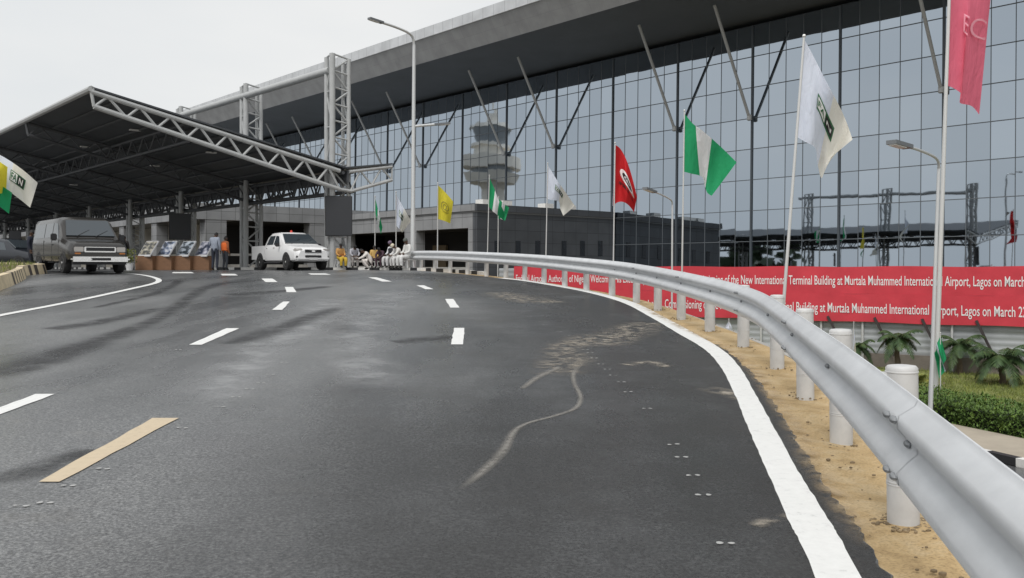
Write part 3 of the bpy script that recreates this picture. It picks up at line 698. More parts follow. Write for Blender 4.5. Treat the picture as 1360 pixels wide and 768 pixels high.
# slot windows in the side wall, placed where the photograph shows them
for px in (660, 688, 714, 749, 773.5, 797):
    kx = (px-CX)/F; q = (math.sin(TH)*TS+kx*math.cos(TH)*TS)/(math.cos(TH)-kx*math.sin(TH)); Yv = (math.sin(TH)*q+math.cos(TH)*TS)
    w = 6.2/F*Yv/.72/2
    mb = MB(); qbox(mb, q-w, q+w, TS-.025, TS+.1, 15/F*Yv*1.0, 35/F*Yv); mb.build('slot_window', M['slot'], pod)
mb = MB()
for q, t in ((45.2, 54), (46.2, 54.2), (47.3, 54), (52, 54), (55, 54.3)):
    qbox(mb, q-.5, q+.5, t-.4, t+.5, ZP+.02, ZP+.5); 
mb.build('roof_unit', M['far'] if 'far' in M else M['kerb_w'], pod)
# wing that comes out towards the canopy
wing = thing('podium_wing', 'light grey clad podium wing with dark openings behind the white pickup', 'building', QT(30, TE, 0)+Vector((0, 0, GZ)))
mb = MB(); uvbox(mb, 30.0, QF-.2, TE, TE+105, 4.12, 5.5); mb.build('band', M['podium'], wing)
for a, b in ((31.0, 32.9), (41.0, 42.6)):
    mb = MB(); uvbox(mb, a, b, TE+.05, TE+1.2, ZB, 4.12); mb.build('pier', M['podium'], wing)
for t in range(9, 104, 9):
    mb = MB(); uvbox(mb, 30.1, 31.2, TE+t, TE+t+1.3, ZB, 4.12); mb.build('pier', M['podium'], wing)
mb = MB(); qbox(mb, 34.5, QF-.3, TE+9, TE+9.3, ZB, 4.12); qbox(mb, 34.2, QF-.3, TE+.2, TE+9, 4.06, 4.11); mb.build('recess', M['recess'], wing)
mb = MB(); qbox(mb, 34.0, 34.4, TE+9.4, TE+104, ZB, 4.1); mb.build('inner_wall', M['farwhite'], wing)
mb = MB(); qbox(mb, 33.9, 33.98, TE+9.4, TE+104, 1.3, 2.4); mb.build('window', M['farwin'], wing)
mb = MB(); qbox(mb, 30.3, 42, TE+.4, TE+.5, -.1, .25); qbox(mb, 33, 41, TE+.4, TE+.5, 1.0, 1.2); mb.build('balustrade', M['concrete'], wing)

# ------------------------------------------------------------------ entrance canopy
can = thing('entrance_canopy', 'dark roofed drop-off canopy carried on grey lattice towers and trusses', 'canopy', QT(21.8, 36.8, 0)+Vector((0, 0, -.14)))
QTW = 21.8; T1 = 36.8; SP = 9.16; NT = 9
def lattice(mb, a0, a1, b0, b1, n, r):
    """zigzag between two chords a0-a1 and b0-b1"""
    for i in range(n):
        f0, f1 = i/n, (i+1)/n; A = [a0.lerp(a1, f0), a0.lerp(a1, f1)]; B = [b0.lerp(b1, f0), b0.lerp(b1, f1)]; m = B[0].lerp(B[1], .5)
        mb.tube([A[0], m], r, 6, cap=False); mb.tube([m, A[1]], r, 6, cap=False)
def tower_mb(t):
    mb = MB(); c = QTW
    leg = {}
    for i, (dq, dt, r, top) in enumerate(((-.46, -.22, .15, 10.0), (.42, -.22, .11, 9.86), (-.46, .30, .12, 9.9), (.42, .30, .09, 9.8))):
        a = QT(c+dq, t+dt, -.13/K); b = QT(c+dq, t+dt, top); leg[i] = (a, b); mb.tube([a, b], r, 12)
    for i, j, n in ((0, 1, 13), (0, 2, 6), (1, 3, 6)):
        a, b = leg[i], leg[j]
        for k in range(n):
            f0, f1 = k/n, (k+1)/n
            p = a[0].lerp(a[1], f0), a[0].lerp(a[1], f1); q = b[0].lerp(b[1], f0), b[0].lerp(b[1], f1)
            mb.tube([p[1], q[1]], .05, 6, cap=False)
            mb.tube([p[0], q[1]] if k % 2 == 0 else [q[0], p[1]], .05, 6, cap=False)
    return mb
tw0 = tower_mb(T1).build('lattice_tower', M['steel'], can, smooth=True)
for i in range(1, NT):
    o = tw0.copy(); COL.objects.link(o); o.parent = can; o.location = QT(0, SP*i, 0)
    if i >= 3: o.scale = (1, 1, .56)
# roof: low at the tower row, rising away from the terminal; short upturned wing
TEND = T1+SP*(NT-1)+1.2; TST = T1-.7
QHI = QTW-11.2; ZLO = 4.62; ZHI = 6.86; QWG = QTW+2.6; ZWG = 5.0
rb = MB()
for z, m in ((0, 0),):
    rb.hexa([QT(QHI, TST, ZHI), QT(QTW, TST, ZLO), QT(QTW, TEND, ZLO), QT(QHI, TEND, ZHI), QT(QHI, TST, ZHI+.07), QT(QTW, TST, ZLO+.07), QT(QTW, TEND, ZLO+.07), QT(QHI, TEND, ZHI+.07)])
    rb.hexa([QT(QTW+.01, TST, ZLO), QT(QWG, TST, ZWG), QT(QWG, TEND, ZWG), QT(QTW+.01, TEND, ZLO), QT(QTW+.01, TST, ZLO+.07), QT(QWG, TST, ZWG+.07), QT(QWG, TEND, ZWG+.07), QT(QTW+.01, TEND, ZLO+.07)])
    QL, ZL = QHI-14, ZHI-3.2
    rb.hexa([QT(QL, TST+4, ZL), QT(QHI-.01, TST+4, ZHI), QT(QHI-.01, TEND, ZHI), QT(QL, TEND, ZL), QT(QL, TST+4, ZL+.07), QT(QHI-.01, TST+4, ZHI+.07), QT(QHI-.01, TEND, ZHI+.07), QT(QL, TEND, ZL+.07)]) if False else None
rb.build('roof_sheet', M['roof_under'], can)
# purlins under the sheet
pb = MB()
for i in range(1, 10):
    f = i/10; q = QHI+(QTW-QHI)*f; z = ZHI+(ZLO-ZHI)*f-.12; pb.beam(QT(q, TST+.1, z+.07), QT(q, TEND, z+.07), .08, .09)
pb.build('purlins', M['steel_dk'], can)
def xtruss(t, dark):
    mb = MB(); top_a = QT(QHI, t, ZHI-.12); top_b = QT(QTW-.3, t, ZLO-.14); bot_a = QT(QHI+.1, t, ZHI-.68); bot_b = QT(QTW-.3, t, ZLO-1.0)
    r = .085 if dark else .11
    mb.tube([top_a, top_b], r, 10); mb.tube([bot_a, bot_b], r, 10); mb.tube([top_a, bot_a], .07, 8)
    lattice(mb, bot_a, bot_b, top_a, top_b, 9, .035 if dark else .06)
    wa = QT(QWG, t, ZWG-.1); wb = QT(QWG, t, ZWG-.75)
    mb.tube([QT(QTW+.2, t, ZLO-.14), wa], .09, 8); mb.tube([QT(QTW-.3, t, ZLO-1.0), QT(QTW+.3, t, ZLO-1.05), wb], .09, 8); mb.tube([wa, wb], .05, 6)
    lattice(mb, QT(QTW+.3, t, ZLO-1.0), wb, QT(QTW+.2, t, ZLO-.14), wa, 2, .05)
    return mb.build('cross_truss' if dark else 'end_truss', M['steel_dk'] if dark else M['steel'], can, smooth=True)
xtruss(T1-.62, False)
x0 = xtruss(T1+SP, True)
for i in range(1, NT-1):
    o = x0.copy(); COL.objects.link(o); o.parent = can; o.location = QT(0, SP*i, 0)
def ltruss(name, q, zt, zb, m, r, seg):
    mb = MB(); a, b, c, d = QT(q, TST+.1, zt), QT(q, TEND, zt), QT(q, TST+.1, zb), QT(q, TEND, zb)
    mb.tube([a, b], r, 8); mb.tube([c, d], r, 8); lattice(mb, c, d, a, b, seg, r*.6)
    return mb.build(name, m, can, smooth=True)
ltruss('row_truss', QTW-.1, ZLO-.2, ZLO-1.12, M['steel_dk'], .09, 62)
ltruss('row_truss', QTW+.42, ZLO-.15, ZLO-1.08, M['steel_dk'], .08, 62)
gm = MB(); qbox(gm, QTW+.12, QTW+.22, TST+.1, TEND, ZLO-.62, ZLO-.08); gm.build('added_dark_panel', M['steel_dk'], can)  # added dark panel, makes the truss row read solid and shaded
ltruss('mid_truss', QTW-7.4, 5.95, 5.2, M['steel_dk'], .07, 50)
mb = MB(); mb.tube([QT(QHI-.02, TST, ZHI-.02), QT(QHI-.02, TEND, ZHI-.02)], .13, 8); mb.build('edge_tube', M['steel'], can, smooth=True)
mb = MB(); mb.tube([QT(QTW-.46, T1, 9.25), QT(QTW-.46, T1+SP*2+.3, 9.45)], .19, 12)
mb.beam(QT(QTW-.46, T1+SP*2-.4, 9.45), QT(QTW-.46, T1+SP*2+1.5, 9.5), .35, .3); mb.build('tie_beam', M['steel'], can, smooth=True)
mb = MB()
for i in range(0, 8):
    for q in (QTW-4.5, QTW-8):
        c = QT(q, T1+4+SP*.8*i, ZLO+(QTW-q)/11.2*(ZHI-ZLO)-.1); mb.box(c, (.5, .2, .06), TH)
mb.build('ceiling_lamp', M['lamp_lens'], can)

# display screens hung on the towers
def screen(loc, w, h, rz, label):
    o = thing('display_screen', label, 'screen', loc, rz, 'dark display screens on the canopy towers')
    a = MB(); a.box((0, .06, 0), (w, .12, h)); a.build('casing', M['screen_back'], o, world=False)
    b = MB(); b.box((0, -.012, 0), (w-.06, .02, h-.06)); b.build('panel', M['screen'], o, world=False)
    c = MB(); c.tube([(-w*.3, .12, h*.3), (-w*.3, .3, h*.3)], .03); c.tube([(w*.3, .12, h*.3), (w*.3, .3, h*.3)], .03); c.build('bracket', M['steel_dk'], o, world=False)
screen(P(450, 287, 44.6), 1.34, 2.02, R(14), 'large dark grey screen hung on the tall tower behind the seated people')
screen(P(239, 301, 57.0), 1.32, 1.7, R(20), 'black screen hung under the canopy above the display stands')
screen(P(20, 318, 60), .72, 1.2, R(30), 'small black screen under the canopy at the far left behind the van')

# ------------------------------------------------------------------ far things
far = thing('far_airport_building', 'low white building seen in daylight through the far side of the canopy', 'building', QT(14, 150, 0)+Vector((0, 0, GZ)))
mb = MB(); qbox(mb, -70, 34, 150, 162, ZB, 6.2); mb.build('wall', M['farwhite'], far)
mb = MB(); qbox(mb, -70, 34, 149.6, 149.98, 2.0, 3.0); mb.build('window', M['farwin'], far)
mb = MB(); qbox(mb, -71, 35, 149, 163, 6.2, 7.0); mb.build('roof', M['podium'], far)
tower = thing('control_tower', 'tiered concrete control tower standing far off and mirrored in the terminal glass', 'tower', Vector((-209*K, 120.7*K, GZ)))
mb = MB(); mb.lathe(tower.location, [(4.2, 0), (3.8, 38), (5.5, 40)], 20); mb.build('shaft', M['tower_c'], tower, smooth=True)
for z0, z1, r0, r1, mm in ((40, 43.5, 8.6, 10.2, 'tower_c'), (43.5, 45.5, 7.5, 7.5, 'mull'), (45.5, 49.5, 10.4, 10.4, 'tower_c'), (49.5, 53, 6.0, 6.0, 'tower_c'), (53, 54.2, 7.4, 7.0, 'tower_c'), (54.2, 60, 5.0, 7.0, 'mull'), (60, 61.5, 7.4, 6.6, 'tower_c'), (61.5, 65, 2.6, 2.2, 'tower_c')):
    mb = MB(); mb.lathe(tower.location, [(r0, z0), (r1, z1)], 20); mb.build('tier' if mm == 'tower_c' else 'glazing', M[mm if mm == 'tower_c' else 'towerglass'], tower)
mb = MB(); mb.tube([tower.location+Vector((0, 0, 65)), tower.location+Vector((0, 0, 72))], [.6, .15], 8); mb.build('mast', M['tower_c'], tower)
mb = MB()
for i in range(5200):
    u = random.random(); q = -78-random.random()*14; t = 120+u*330
    hmax = (17+7*math.sin(t*.071)+4*math.sin(t*.23+1))*(.75+.25*math.sin(t*.53))
    z = GZ+random.random()**.6*max(6, hmax); c = QT(q, t, 0)+Vector((0, 0, z)); s = random.uniform(.9, 2.2)
    M3 = Matrix.Rotation(random.uniform(0, 6.28), 3, 'Z')@Matrix.Rotation(random.uniform(-1, 1), 3, 'X')
    mb.add([c+M3@Vector((-s, 0, -s*.5)), c+M3@Vector((s*.9, .2, -s*.6)), c+M3@Vector((s, 0, s*.6)), c+M3@Vector((-s*.7, -.2, s*.8))], [(0, 1, 2, 3)])
o = mb.build('distant_treeline', M['tree']); o['kind'] = 'stuff'; tag(o, 'dark distant line of trees that the terminal glass mirrors', 'trees')

# ------------------------------------------------------------------ hoarding, banners
def HB(px, z=0., off=0.):          # a point on the hoarding line at picture column px
    Y = 35*2516/(px+1156); p = Vector(((px-CX)/F*Y, Y, z)); return p+HN*off
HD = Vector((-20.1, 12.9, 0)).normalized(); HN = Vector((HD.y, -HD.x, 0))*1.0
if HN.y < 0: HN = -HN
A0 = HB(1520); A1 = HB(660)
def hp(s, z, off=0.): return A1-HD*s+Vector((0, 0, z))+HN*off   # s metres from the left end to the right
LEN = (A1-A0).length
ho = thing('hoarding', 'pale corrugated sheet hoarding on a low block wall behind the palms', 'fence', A1+Vector((0, 0, GZ)))
mb = MB(); n = 56
for i in range(n+1):
    z = -3.72+(3.66)*i/n; d = .014*math.cos(i*math.pi/2)
    mb.v += [hp(0, z, .22+d), hp(LEN, z, .22+d)]
for i in range(n): mb.f.append([2*i, 2*i+1, 2*i+3, 2*i+2]); mb.m.append(0)
mb.build('sheeting', M['hoard'], ho, smooth=True, ang=80)
mb = MB(); mb.hexa([hp(0, GZ-.05, .1), hp(LEN, GZ-.05, .1), hp(LEN, GZ-.05, .4), hp(0, GZ-.05, .4), hp(0, -3.7, .1), hp(LEN, -3.7, .1), hp(LEN, -3.7, .4), hp(0, -3.7, .4)]); mb.build('base_wall', M['lowwall'], ho)
for px in (1090, 1145, 1264, 1400, 1010, 940):
    mb = MB(); p = HB(px, 0, .08); mb.tube([p+Vector((0, 0, GZ)), p+Vector((0, 0, -.25))], .05, 10); mb.build('banner_post', M['pole'], ho, smooth=True)
for px in (1100, 1162, 1297, 1060, 1225):
    mb = MB(); p = HB(px, -2.15, -.12); q = HB(px+27, -3.75, -.25); mb.beam(p, q, .09, .09); mb.build('brace', M['brace'], ho)
# text helper -> 2-D verts/faces
def text2d(s, bold=.0, res=3):
    cu = bpy.data.curves.new('t', 'FONT'); cu.body = s; cu.size = 1; cu.resolution_u = res; cu.offset = bold
    o = bpy.data.objects.new('t', cu); COL.objects.link(o)
    bpy.context.view_layer.update()
    me = bpy.data.meshes.new_from_object(o.evaluated_get(bpy.context.evaluated_depsgraph_get()))
    vs = [v.co.xy.copy() for v in me.vertices]; fs = [tuple(p.vertices) for p in me.polygons]
    bpy.data.objects.remove(o); bpy.data.curves.remove(cu); bpy.data.meshes.remove(me)
    return vs, fs
def s_of(px): return (A1-HB(px)).dot(HD)*1.0
def lettering(mb, txt, s0, s1, zb, zt, off):
    vs, fs = text2d(txt, .004)
    xs = [v.x for v in vs]; x0, x1 = min(xs), max(xs); cap = .70
    mb.add([hp(s0+(v.x-x0)/(x1-x0)*(s1-s0), zb+v.y/cap*(zt-zb), off) for v in vs], fs)
S0 = s_of(683)
def sagz(s, z): return z
for nm, ztop, zbot, off, lab in (('banner', .03, -1.17, -.02, 'upper red banner strip with white lettering along the hoarding'), ('banner', -1.15, -2.36, -.06, 'lower red banner strip with white lettering along the hoarding')):
    o = thing(nm, lab, 'banner', hp(S0, GZ), 0, 'red banner strips on the hoarding')
    mb = MB(); n = 120
    for sgn in (0, 1):
        for i in range(n+1):
            s = S0+(LEN-S0-.3)*i/n
            for k in range(7):
                f = k/6; z = zbot+(ztop-zbot)*f+.018*math.sin(s*1.3+(k == 0)*1.7)
                mb.v.append(hp(s, z, off-sgn*.012+.010*math.sin(s*2.1+f*3)*math.sin(f*3.1)+.008*math.sin(s*5.3-f*5)))
    for sgn in (0, 1):
        for i in range(n):
            for k in range(6):
                a = sgn*(n+1)*7+i*7+k; mb.f.append([a, a+1, a+8, a+7]); mb.m.append(0)
    cl = mb.build('cloth', M['red'], o, smooth=True)
    full = 'Commissioning of the New International Terminal Building at Murtala Muhammed International Airport, Lagos on March 22'
    if ztop > 0:
        runs = [('Federal Airports Authority of Nigeria Welcomes His Excellency', 686, 858, -.77, -.40), ('to the', 880, 905, -.77, -.38), (full, 913, 1376, -.77, -.36)]
    else:
        runs = [('and the', 850, 878, -1.97, -1.6), (full, 884, 1364, -1.97, -1.55)]
    for tx, xa, xb, za, zb in runs:
        mb = MB(); lettering(mb, tx, s_of(xa), s_of(xb), za, zb, off-.032); mb.build('lettering', M['banner_white'], cl)

# ------------------------------------------------------------------ lower ground: lawn, hedge, path, kerb, palms
mb = MB(); pts = []
for i in range(31):
    for k in range(25):
        s = LEN*i/30; b = hp(s, GZ, .0); c = Vector((5+s*.5, 14, GZ)); f = k/24
        p = b.lerp(Vector((max(5.2, b.x-3), max(10, b.y-26), GZ)), f); mb.v.append(Vector((p.x, p.y, GZ+.02+.03*math.sin(p.x*1.3)*math.sin(p.y*.9))))
for i in range(30):
    for k in range(24): a = i*25+k; mb.f.append([a, a+1, a+26, a+25]); mb.m.append(0)
struct(mb.build('lawn', M['grass'], smooth=True))
H0, H1 = Vector((10.2, 29.0)), Vector((16.6, 11.5))
hd = (H1-H0).normalized(); hn = Vector((-hd.y, hd.x)) if Vector((-hd.y, hd.x)).x > 0 else Vector((hd.y, -hd.x)); HL = (H1-H0).length
pa = MB()
for a, b, z in ((-3.0, -.15, .03),):
    c = [H0+hn*a-hd*6, H0+hn*b-hd*6, H1+hn*b+hd*6, H1+hn*a+hd*6]; pa.prism([Vector((p.x, p.y, GZ-.02)) for p in c], z+.06)
struct(pa.build('path', M['path']))
mb = MB(); cum = 0; n = 70
for i in range(n):
    p0 = H0+hd*(i/n*(HL+8)-4)+hn*-3.0; p1 = H0+hd*((i+1)/n*(HL+8)-4)+hn*-3.0
    c = []
    for dz in (0, .24):
        for p, w in ((p0, 0), (p0, .2), (p1, .2), (p1, 0)): q = p+hn*w; c.append(Vector((q.x, q.y, GZ+dz)))
    mb.hexa(c, (i//2) % 2)
o = mb.build('path_kerb', [M['kerb_w'], M['kerb_k']]); tag(o, 'black and white kerb beside the lower path below the guard rail', 'kerb')
lr = MB(); c = [H0+hn*-9-hd*8, H0+hn*-3.02-hd*8, H1+hn*-3.02+hd*8, H1+hn*-9+hd*8]; lr.prism([Vector((p.x, p.y, GZ-.02)) for p in c], .075); struct(lr.build('lower_road', M['asphalt']))
hg = thing('hedge', 'dense clipped green hedge along the lower path', 'hedge', (*(H0+(H1-H0)*.4), GZ))
mb = MB(); c = [H0+hn*.25, H0+hn*1.75, H1+hn*1.75, H1+hn*.25]; mb.prism([Vector((p.x, p.y, GZ)) for p in c], .45); mb.build('dark_core', M['hedge_core'], hg)  # near-black box standing in for the shade between the leaves
mb = MB()
for i in range(26000):
    u = random.random()*HL; f = random.random()
    if f < .55: v = random.random()*2.0; z = .58+random.gauss(0, .05)+.05*math.sin(u*3)*math.sin(v*4); 
    else: v = abs(random.gauss(0, .09)); z = random.random()**.8*.62; v += .06*math.sin(u*5+z*4)
    if f > .93: v = 2-v
    p = H0+hd*u+hn*v; c = Vector((p.x, p.y, GZ+z)); s = random.uniform(.03, .062)
    M3 = Matrix.Rotation(random.uniform(0, 6.28), 3, 'Z')@Matrix.Rotation(random.uniform(-1.3, 1.3), 3, 'X')
    mb.add([c+M3@Vector((-s*.5, 0, 0)), c+M3@Vector((0, s, .01)), c+M3@Vector((s*.5, 0, 0)), c+M3@Vector((0, -s, .01))], [(0, 1, 2, 3)])
mb.build('leaves', M['hedge_leaf'], hg)
mb = MB()
for i in range(26000):
    s = random.uniform(S0+9, LEN-1); d = -random.random()**.8*9.0; p = hp(s, GZ, d)
    if (p.xy-H0).dot(hn) < 1.9: continue
    h = random.uniform(.05, .16); a = random.uniform(0, 6.28); w = Vector((math.cos(a), math.sin(a), 0))*.014
    p = p+Vector((0, 0, .02)); l = Vector((random.uniform(-.06, .06), random.uniform(-.06, .06), h)); mb.add([p-w, p+w, p+l], [(0, 1, 2)])
o = mb.build('lawn_grass', M['blades']); o['kind'] = 'stuff'; tag(o, 'short green grass on the lawn below the banner', 'grass')

def frond(mb, base_, az, L, rise, droop, wl, n=13):
    d = Vector((math.cos(az), math.sin(az), 0)); sp = []
    for i in range(n+1):
        f = i/n; sp.append(base_+d*(L*(f-.12*f*f))+Vector((0, 0, rise*f-droop*f**2.2)))
    mb.tube(sp, [.022*(1-.75*i/n) for i in range(n+1)], 5)
    sd = Vector((-d.y, d.x, 0))
    for i in range(2, n*3):
        f = i/(n*3); k = min(int(f*n), n-1); p = sp[k].lerp(sp[k+1], f*n-k); t = (sp[k+1]-sp[k]).normalized()
        ll = wl*math.sin(math.pi*min(1, f*.85+.15))**.7*random.uniform(.8, 1.1)
        for sg in (-1, 1):
            tip = p+sd*sg*ll*.8+t*ll*.55+Vector((0, 0, -ll*random.uniform(.25, .6))); w = t*.024
            md = p.lerp(tip, .5)+Vector((0, 0, .05*ll))
            mb.add([p-w*.5, p+w*.5, md+w, md-w, tip], [(0, 1, 2, 3), (3, 2, 4)])
def palm(loc, h, L, nf, label, seed):
    random.seed(seed)
    o = thing('palm_tree', label, 'palm tree', loc, 0, 'young palms in front of the hoarding')
    t = MB(); pts = [(.02*math.sin(i), .02*math.cos(i*1.3), h*i/8) for i in range(9)]; t.tube(pts, [.12-.05*i/8+(.012 if i % 2 else 0) for i in range(9)], 10); t.build('trunk', M['palm_trunk'], o, world=False, smooth=True)
    c = MB()
    for i in range(nf):
        f = i/nf; frond(c, Vector((0, 0, h-.03)), i*2.4+random.uniform(-.2, .2), L*random.uniform(.8, 1.1), L*(.95-.85*f), L*(.65+.45*f), L*.32)
    c.build('crown', M['palm_leaf'], o, world=False)
def ongrass(px, Y): p = P(px, 355, Y); p.z = GZ; return p
palm(ongrass(1192, 35.5), 1.45, 1.05, 13, 'young palm with a slim bare trunk just left of the twin poles', 1)
palm(ongrass(1331, 32.3), 1.0, 1.35, 19, 'largest bushy palm with wide arching fronds below the banner date', 2)
palm(ongrass(1274, 35.6), 1.2, 1.15, 13, 'dark young palm in shade just right of the twin poles', 3)
palm(ongrass(1139, 37.2), .95, .95, 12, 'small palm half hidden behind the white flag and guard rail post', 4)
def shrub(px, Y, L, nf, label, seed, matn='shrub'):
    random.seed(seed); o = thing('shrub', label, 'shrub', ongrass(px, Y), 0, 'low spiky shrubs on the lawn'); c = MB()
    for i in range(nf): frond(c, Vector((random.uniform(-.15, .15), random.uniform(-.15, .15), .03)), i*2.4, L*random.uniform(.7, 1.1), L*random.uniform(.5, 1.0), L*.5, L*.3, 8)
    c.build('leaves', M[matn], o, world=False)
shrub(1284, 27.6, .85, 20, 'yellow green spiky shrub behind the hedge beside the twin poles', 5)
shrub(1352, 25.5, .6, 14, 'low green shrub at the picture edge behind the hedge', 6)
shrub(1214, 33, .75, 16, 'spreading light green shrub at the foot of the slim palm', 7)
shrub(1160, 34, .9, 16, 'low light green shrub behind the second near rail post', 8)
random.seed(11)

# ------------------------------------------------------------------ flags
def make_flag(name, label, Y, base_px, top_px, hoist, fly, bands, emblem=None, wave=.16, folds=1.4, ph=0., basez=GZ, pole_r=.045, sag=0.0, group='flags on tall poles along the road', fold_px=0, tilt=0.0, topp=None, botp=None):
    """hoist=(top,bottom) and fly=(top,bottom) corners in picture pixels at depth Y; the cloth billows in depth"""
    b = P(base_px, 355, Y); b.z = basez; t = P(top_px[0], top_px[1], Y)
    o = thing(name, label, 'flag', b, 0, group)
    mb = MB(); mb.tube([b, b.lerp(t, .5), t], [pole_r, pole_r*.85, pole_r*.6], 10); mb.ball(t, pole_r*1.1, 8); mb.build('pole', M['pole'], o, smooth=True)
    hs = (Vector(hoist[0])-Vector(hoist[1])).length*Y/F
    A, B = Vector(hoist[0]), Vector(hoist[1]); C, D = Vector(fly[0]), Vector(fly[1])
    tc_ = catmull(topp, 8) if topp else None; bc_ = catmull(botp, 8) if botp else None
    def along(c, u):
        f = u*(len(c)-1); k = min(int(f), len(c)-2); return c[k].lerp(c[k+1], f-k)
    def Fp(u, v, off=0.):
        bow = 4*u*(1-u)*sag
        top = along(tc_, u) if tc_ else A.lerp(C, u)+Vector((0, bow)); bot = along(bc_, u) if bc_ else B.lerp(D, u)+Vector((0, bow*.6))
        p = top.lerp(bot, v)
        w = math.sin(2*math.pi*(folds*u+.25*v)+ph)*min(1, u*2.2)
        w2 = math.sin(2*math.pi*(folds*1.9*u-.5*v)+ph*2)*min(1, u*2)
        p = p+Vector((fold_px*w*(.35+.65*v), fold_px*.25*w2))
        d = hs*wave*(w*1.3+.5*w2)+hs*.22*u+tilt*hs*u*v
        q = P(p.x, p.y, Y); 
        q = q*((Y+d)/Y)
        return q-(q.normalized())*(pole_r*0+off)
    NU, NV_ = 40, 22; fl = MB()
    for i in range(NU+1):
        for j in range(NV_+1): fl.v.append(Fp(i/NU, j/NV_))
    for i in range(NU):
        for j in range(NV_):
            a = i*(NV_+1)+j; fl.f.append([a, a+1, a+NV_+2, a+NV_+1]); u = (i+.5)/NU; v = (j+.5)/NV_
            fl.m.append(bands[1](u, v))
    fo = fl.build('flag', [M[k] for k in bands[0]], o, smooth=True, ang=85)
    if emblem: emblem(fo, Fp)
    return o
def surf_text(fo, Fp, txt, u0, u1, v0, v1, m, name='lettering', off=.035, bold=.02):
    vs, fs = text2d(txt, bold, 4)
    xs = [v.x for v in vs]; ys = [v.y for v in vs]; mb = MB()
    mb.add([Fp(u0+(v.x-min(xs))/(max(xs)-min(xs))*(u1-u0), v1-(v.y-min(ys))/(max(ys)-min(ys))*(v1-v0), off) for v in vs], fs)
    # split large faces so they follow the cloth
    mb.build(name, m, fo)
def surf_rect(fo, Fp, u0, u1, v0, v1, m, name, off):
    mb = MB(); n = 8
    for i in range(n+1):
        for j in range(n+1): mb.v.append(Fp(u0+(u1-u0)*i/n, v0+(v1-v0)*j/n, off))
    for i in range(n):
        for j in range(n): a = i*(n+1)+j; mb.f.append([a, a+1, a+n+2, a+n+1]); mb.m.append(0)
    mb.build(name, m, fo)
def surf_ell(fo, Fp, cu, cv, ru, rv, m, name, off, r0=0):
    mb = MB(); n = 28; rings = 3
    for k in range(rings+1):
        f = r0+(1-r0)*k/rings
        for i in range(n): a = 2*math.pi*i/n; mb.v.append(Fp(cu+ru*f*math.cos(a), cv+rv*f*math.sin(a), off))
    for k in range(rings):
        for i in range(n): i2 = (i+1) % n; mb.f.append([k*n+i, k*n+i2, (k+1)*n+i2, (k+1)*n+i]); mb.m.append(0)
    mb.build(name, m, fo)
NIG = (['f_green', 'f_bright'], lambda u, v: 1 if .34 < u < .66 else 0)
WHT = (['f_white', 'f_cream'], lambda u, v: 0 if u < .52 else 1)
one = lambda k: ([k], lambda u, v: 0)
def wb(k): return ([k, 'f_white'], lambda u, v: 1 if u < .03 else 0)
def em_logo(u0, u1, v0, v1):
    def f(fo, Fp):
        um = u0+(u1-u0)*.5
        surf_rect(fo, Fp, u0, u1, v0, v1, M['e_green'], 'emblem_frame', .02)
        surf_rect(fo, Fp, u0+.012, um-.008, v0+.03, v1-.03, M['e_white'], 'emblem_field', .028)
        surf_rect(fo, Fp, um+.008, u1-.02, v0+.035, v1-.035, M['e_black'], 'emblem_square', .028)
        surf_text(fo, Fp, 'FA', u0+.02, um-.015, v0+.06, v1-.06, M['e_green'], off=.036)
        surf_text(fo, Fp, 'N', um+.03, u1-.045, v0+.075, v1-.075, M['e_white'], off=.036)
    return f
def em_red(fo, Fp):
    surf_ell(fo, Fp, .60, .42, .33, .13, M['e_white'], 'emblem_oval', .025)
    surf_ell(fo, Fp, .60, .42, .22, .075, M['e_black'], 'emblem_ring', .033, .55)
    surf_text(fo, Fp, 'C', .52, .70, .385, .455, M['e_black'], off=.04)
    surf_text(fo, Fp, '中国土木', .25, .95, .59, .67, M['e_black'])
def em_pink(fo, Fp): surf_text(fo, Fp, 'EC', .36, .96, .30, .46, M['e_pink'], off=.14, bold=-.008)
def em_yel(fo, Fp): surf_text(fo, Fp, '@', .24, .82, .33, .70, M['e_olive'], bold=0)
make_flag('flagpole', 'tall white pole with a large pink flag lettered EC beside the street lamp', 27.5, 1242, (1262, -40), ((1263, -30), (1254, 113)), ((1318, -25), (1299, 152)), wb('f_pink'), em_pink, .05, .9, .5, pole_r=.075, fold_px=1.5, botp=[(1254, 113), (1266, 117), (1279, 126), (1276, 137), (1290, 141), (1299, 152)], topp=[(1263, -30), (1275, -28), (1290, -27), (1305, -26), (1318, -25)])
make_flag('flagpole', 'white flag with a black and green emblem, the largest white flag', 27.0, 1030, (1068, 48), ((1068, 52), (1057, 181)), ((1132, 186), (1090, 237)), WHT, em_logo(.30, .66, .30, .50), .13, 1.1, 2.2, pole_r=.055, fold_px=2, topp=[(1068, 52), (1086, 85), (1106, 124), (1120, 153), (1132, 186)], botp=[(1057, 181), (1069, 188), (1083, 197), (1084, 216), (1089, 237), (1097, 224), (1106, 208)])
make_flag('flagpole', 'largest green white green flag flying below the second steel strut', 39.5, 904, (909, 147), ((909, 151), (908, 228)), ((978, 216), (945, 262)), NIG, None, .12, 1.0, 2.6, fold_px=1, topp=[(909, 151), (920, 164), (932, 173), (955, 193), (978, 216)], botp=[(908, 228), (919, 231), (932, 235), (935, 247), (939, 256), (946, 260)])
make_flag('flagpole', 'bright red flag with a white oval emblem on a tall pole', 47, 813, (817, 190), ((817, 193), (813.5, 274)), ((846, 262), (842, 282)), wb('f_red'), em_red, .10, .8, .4, sag=-16)
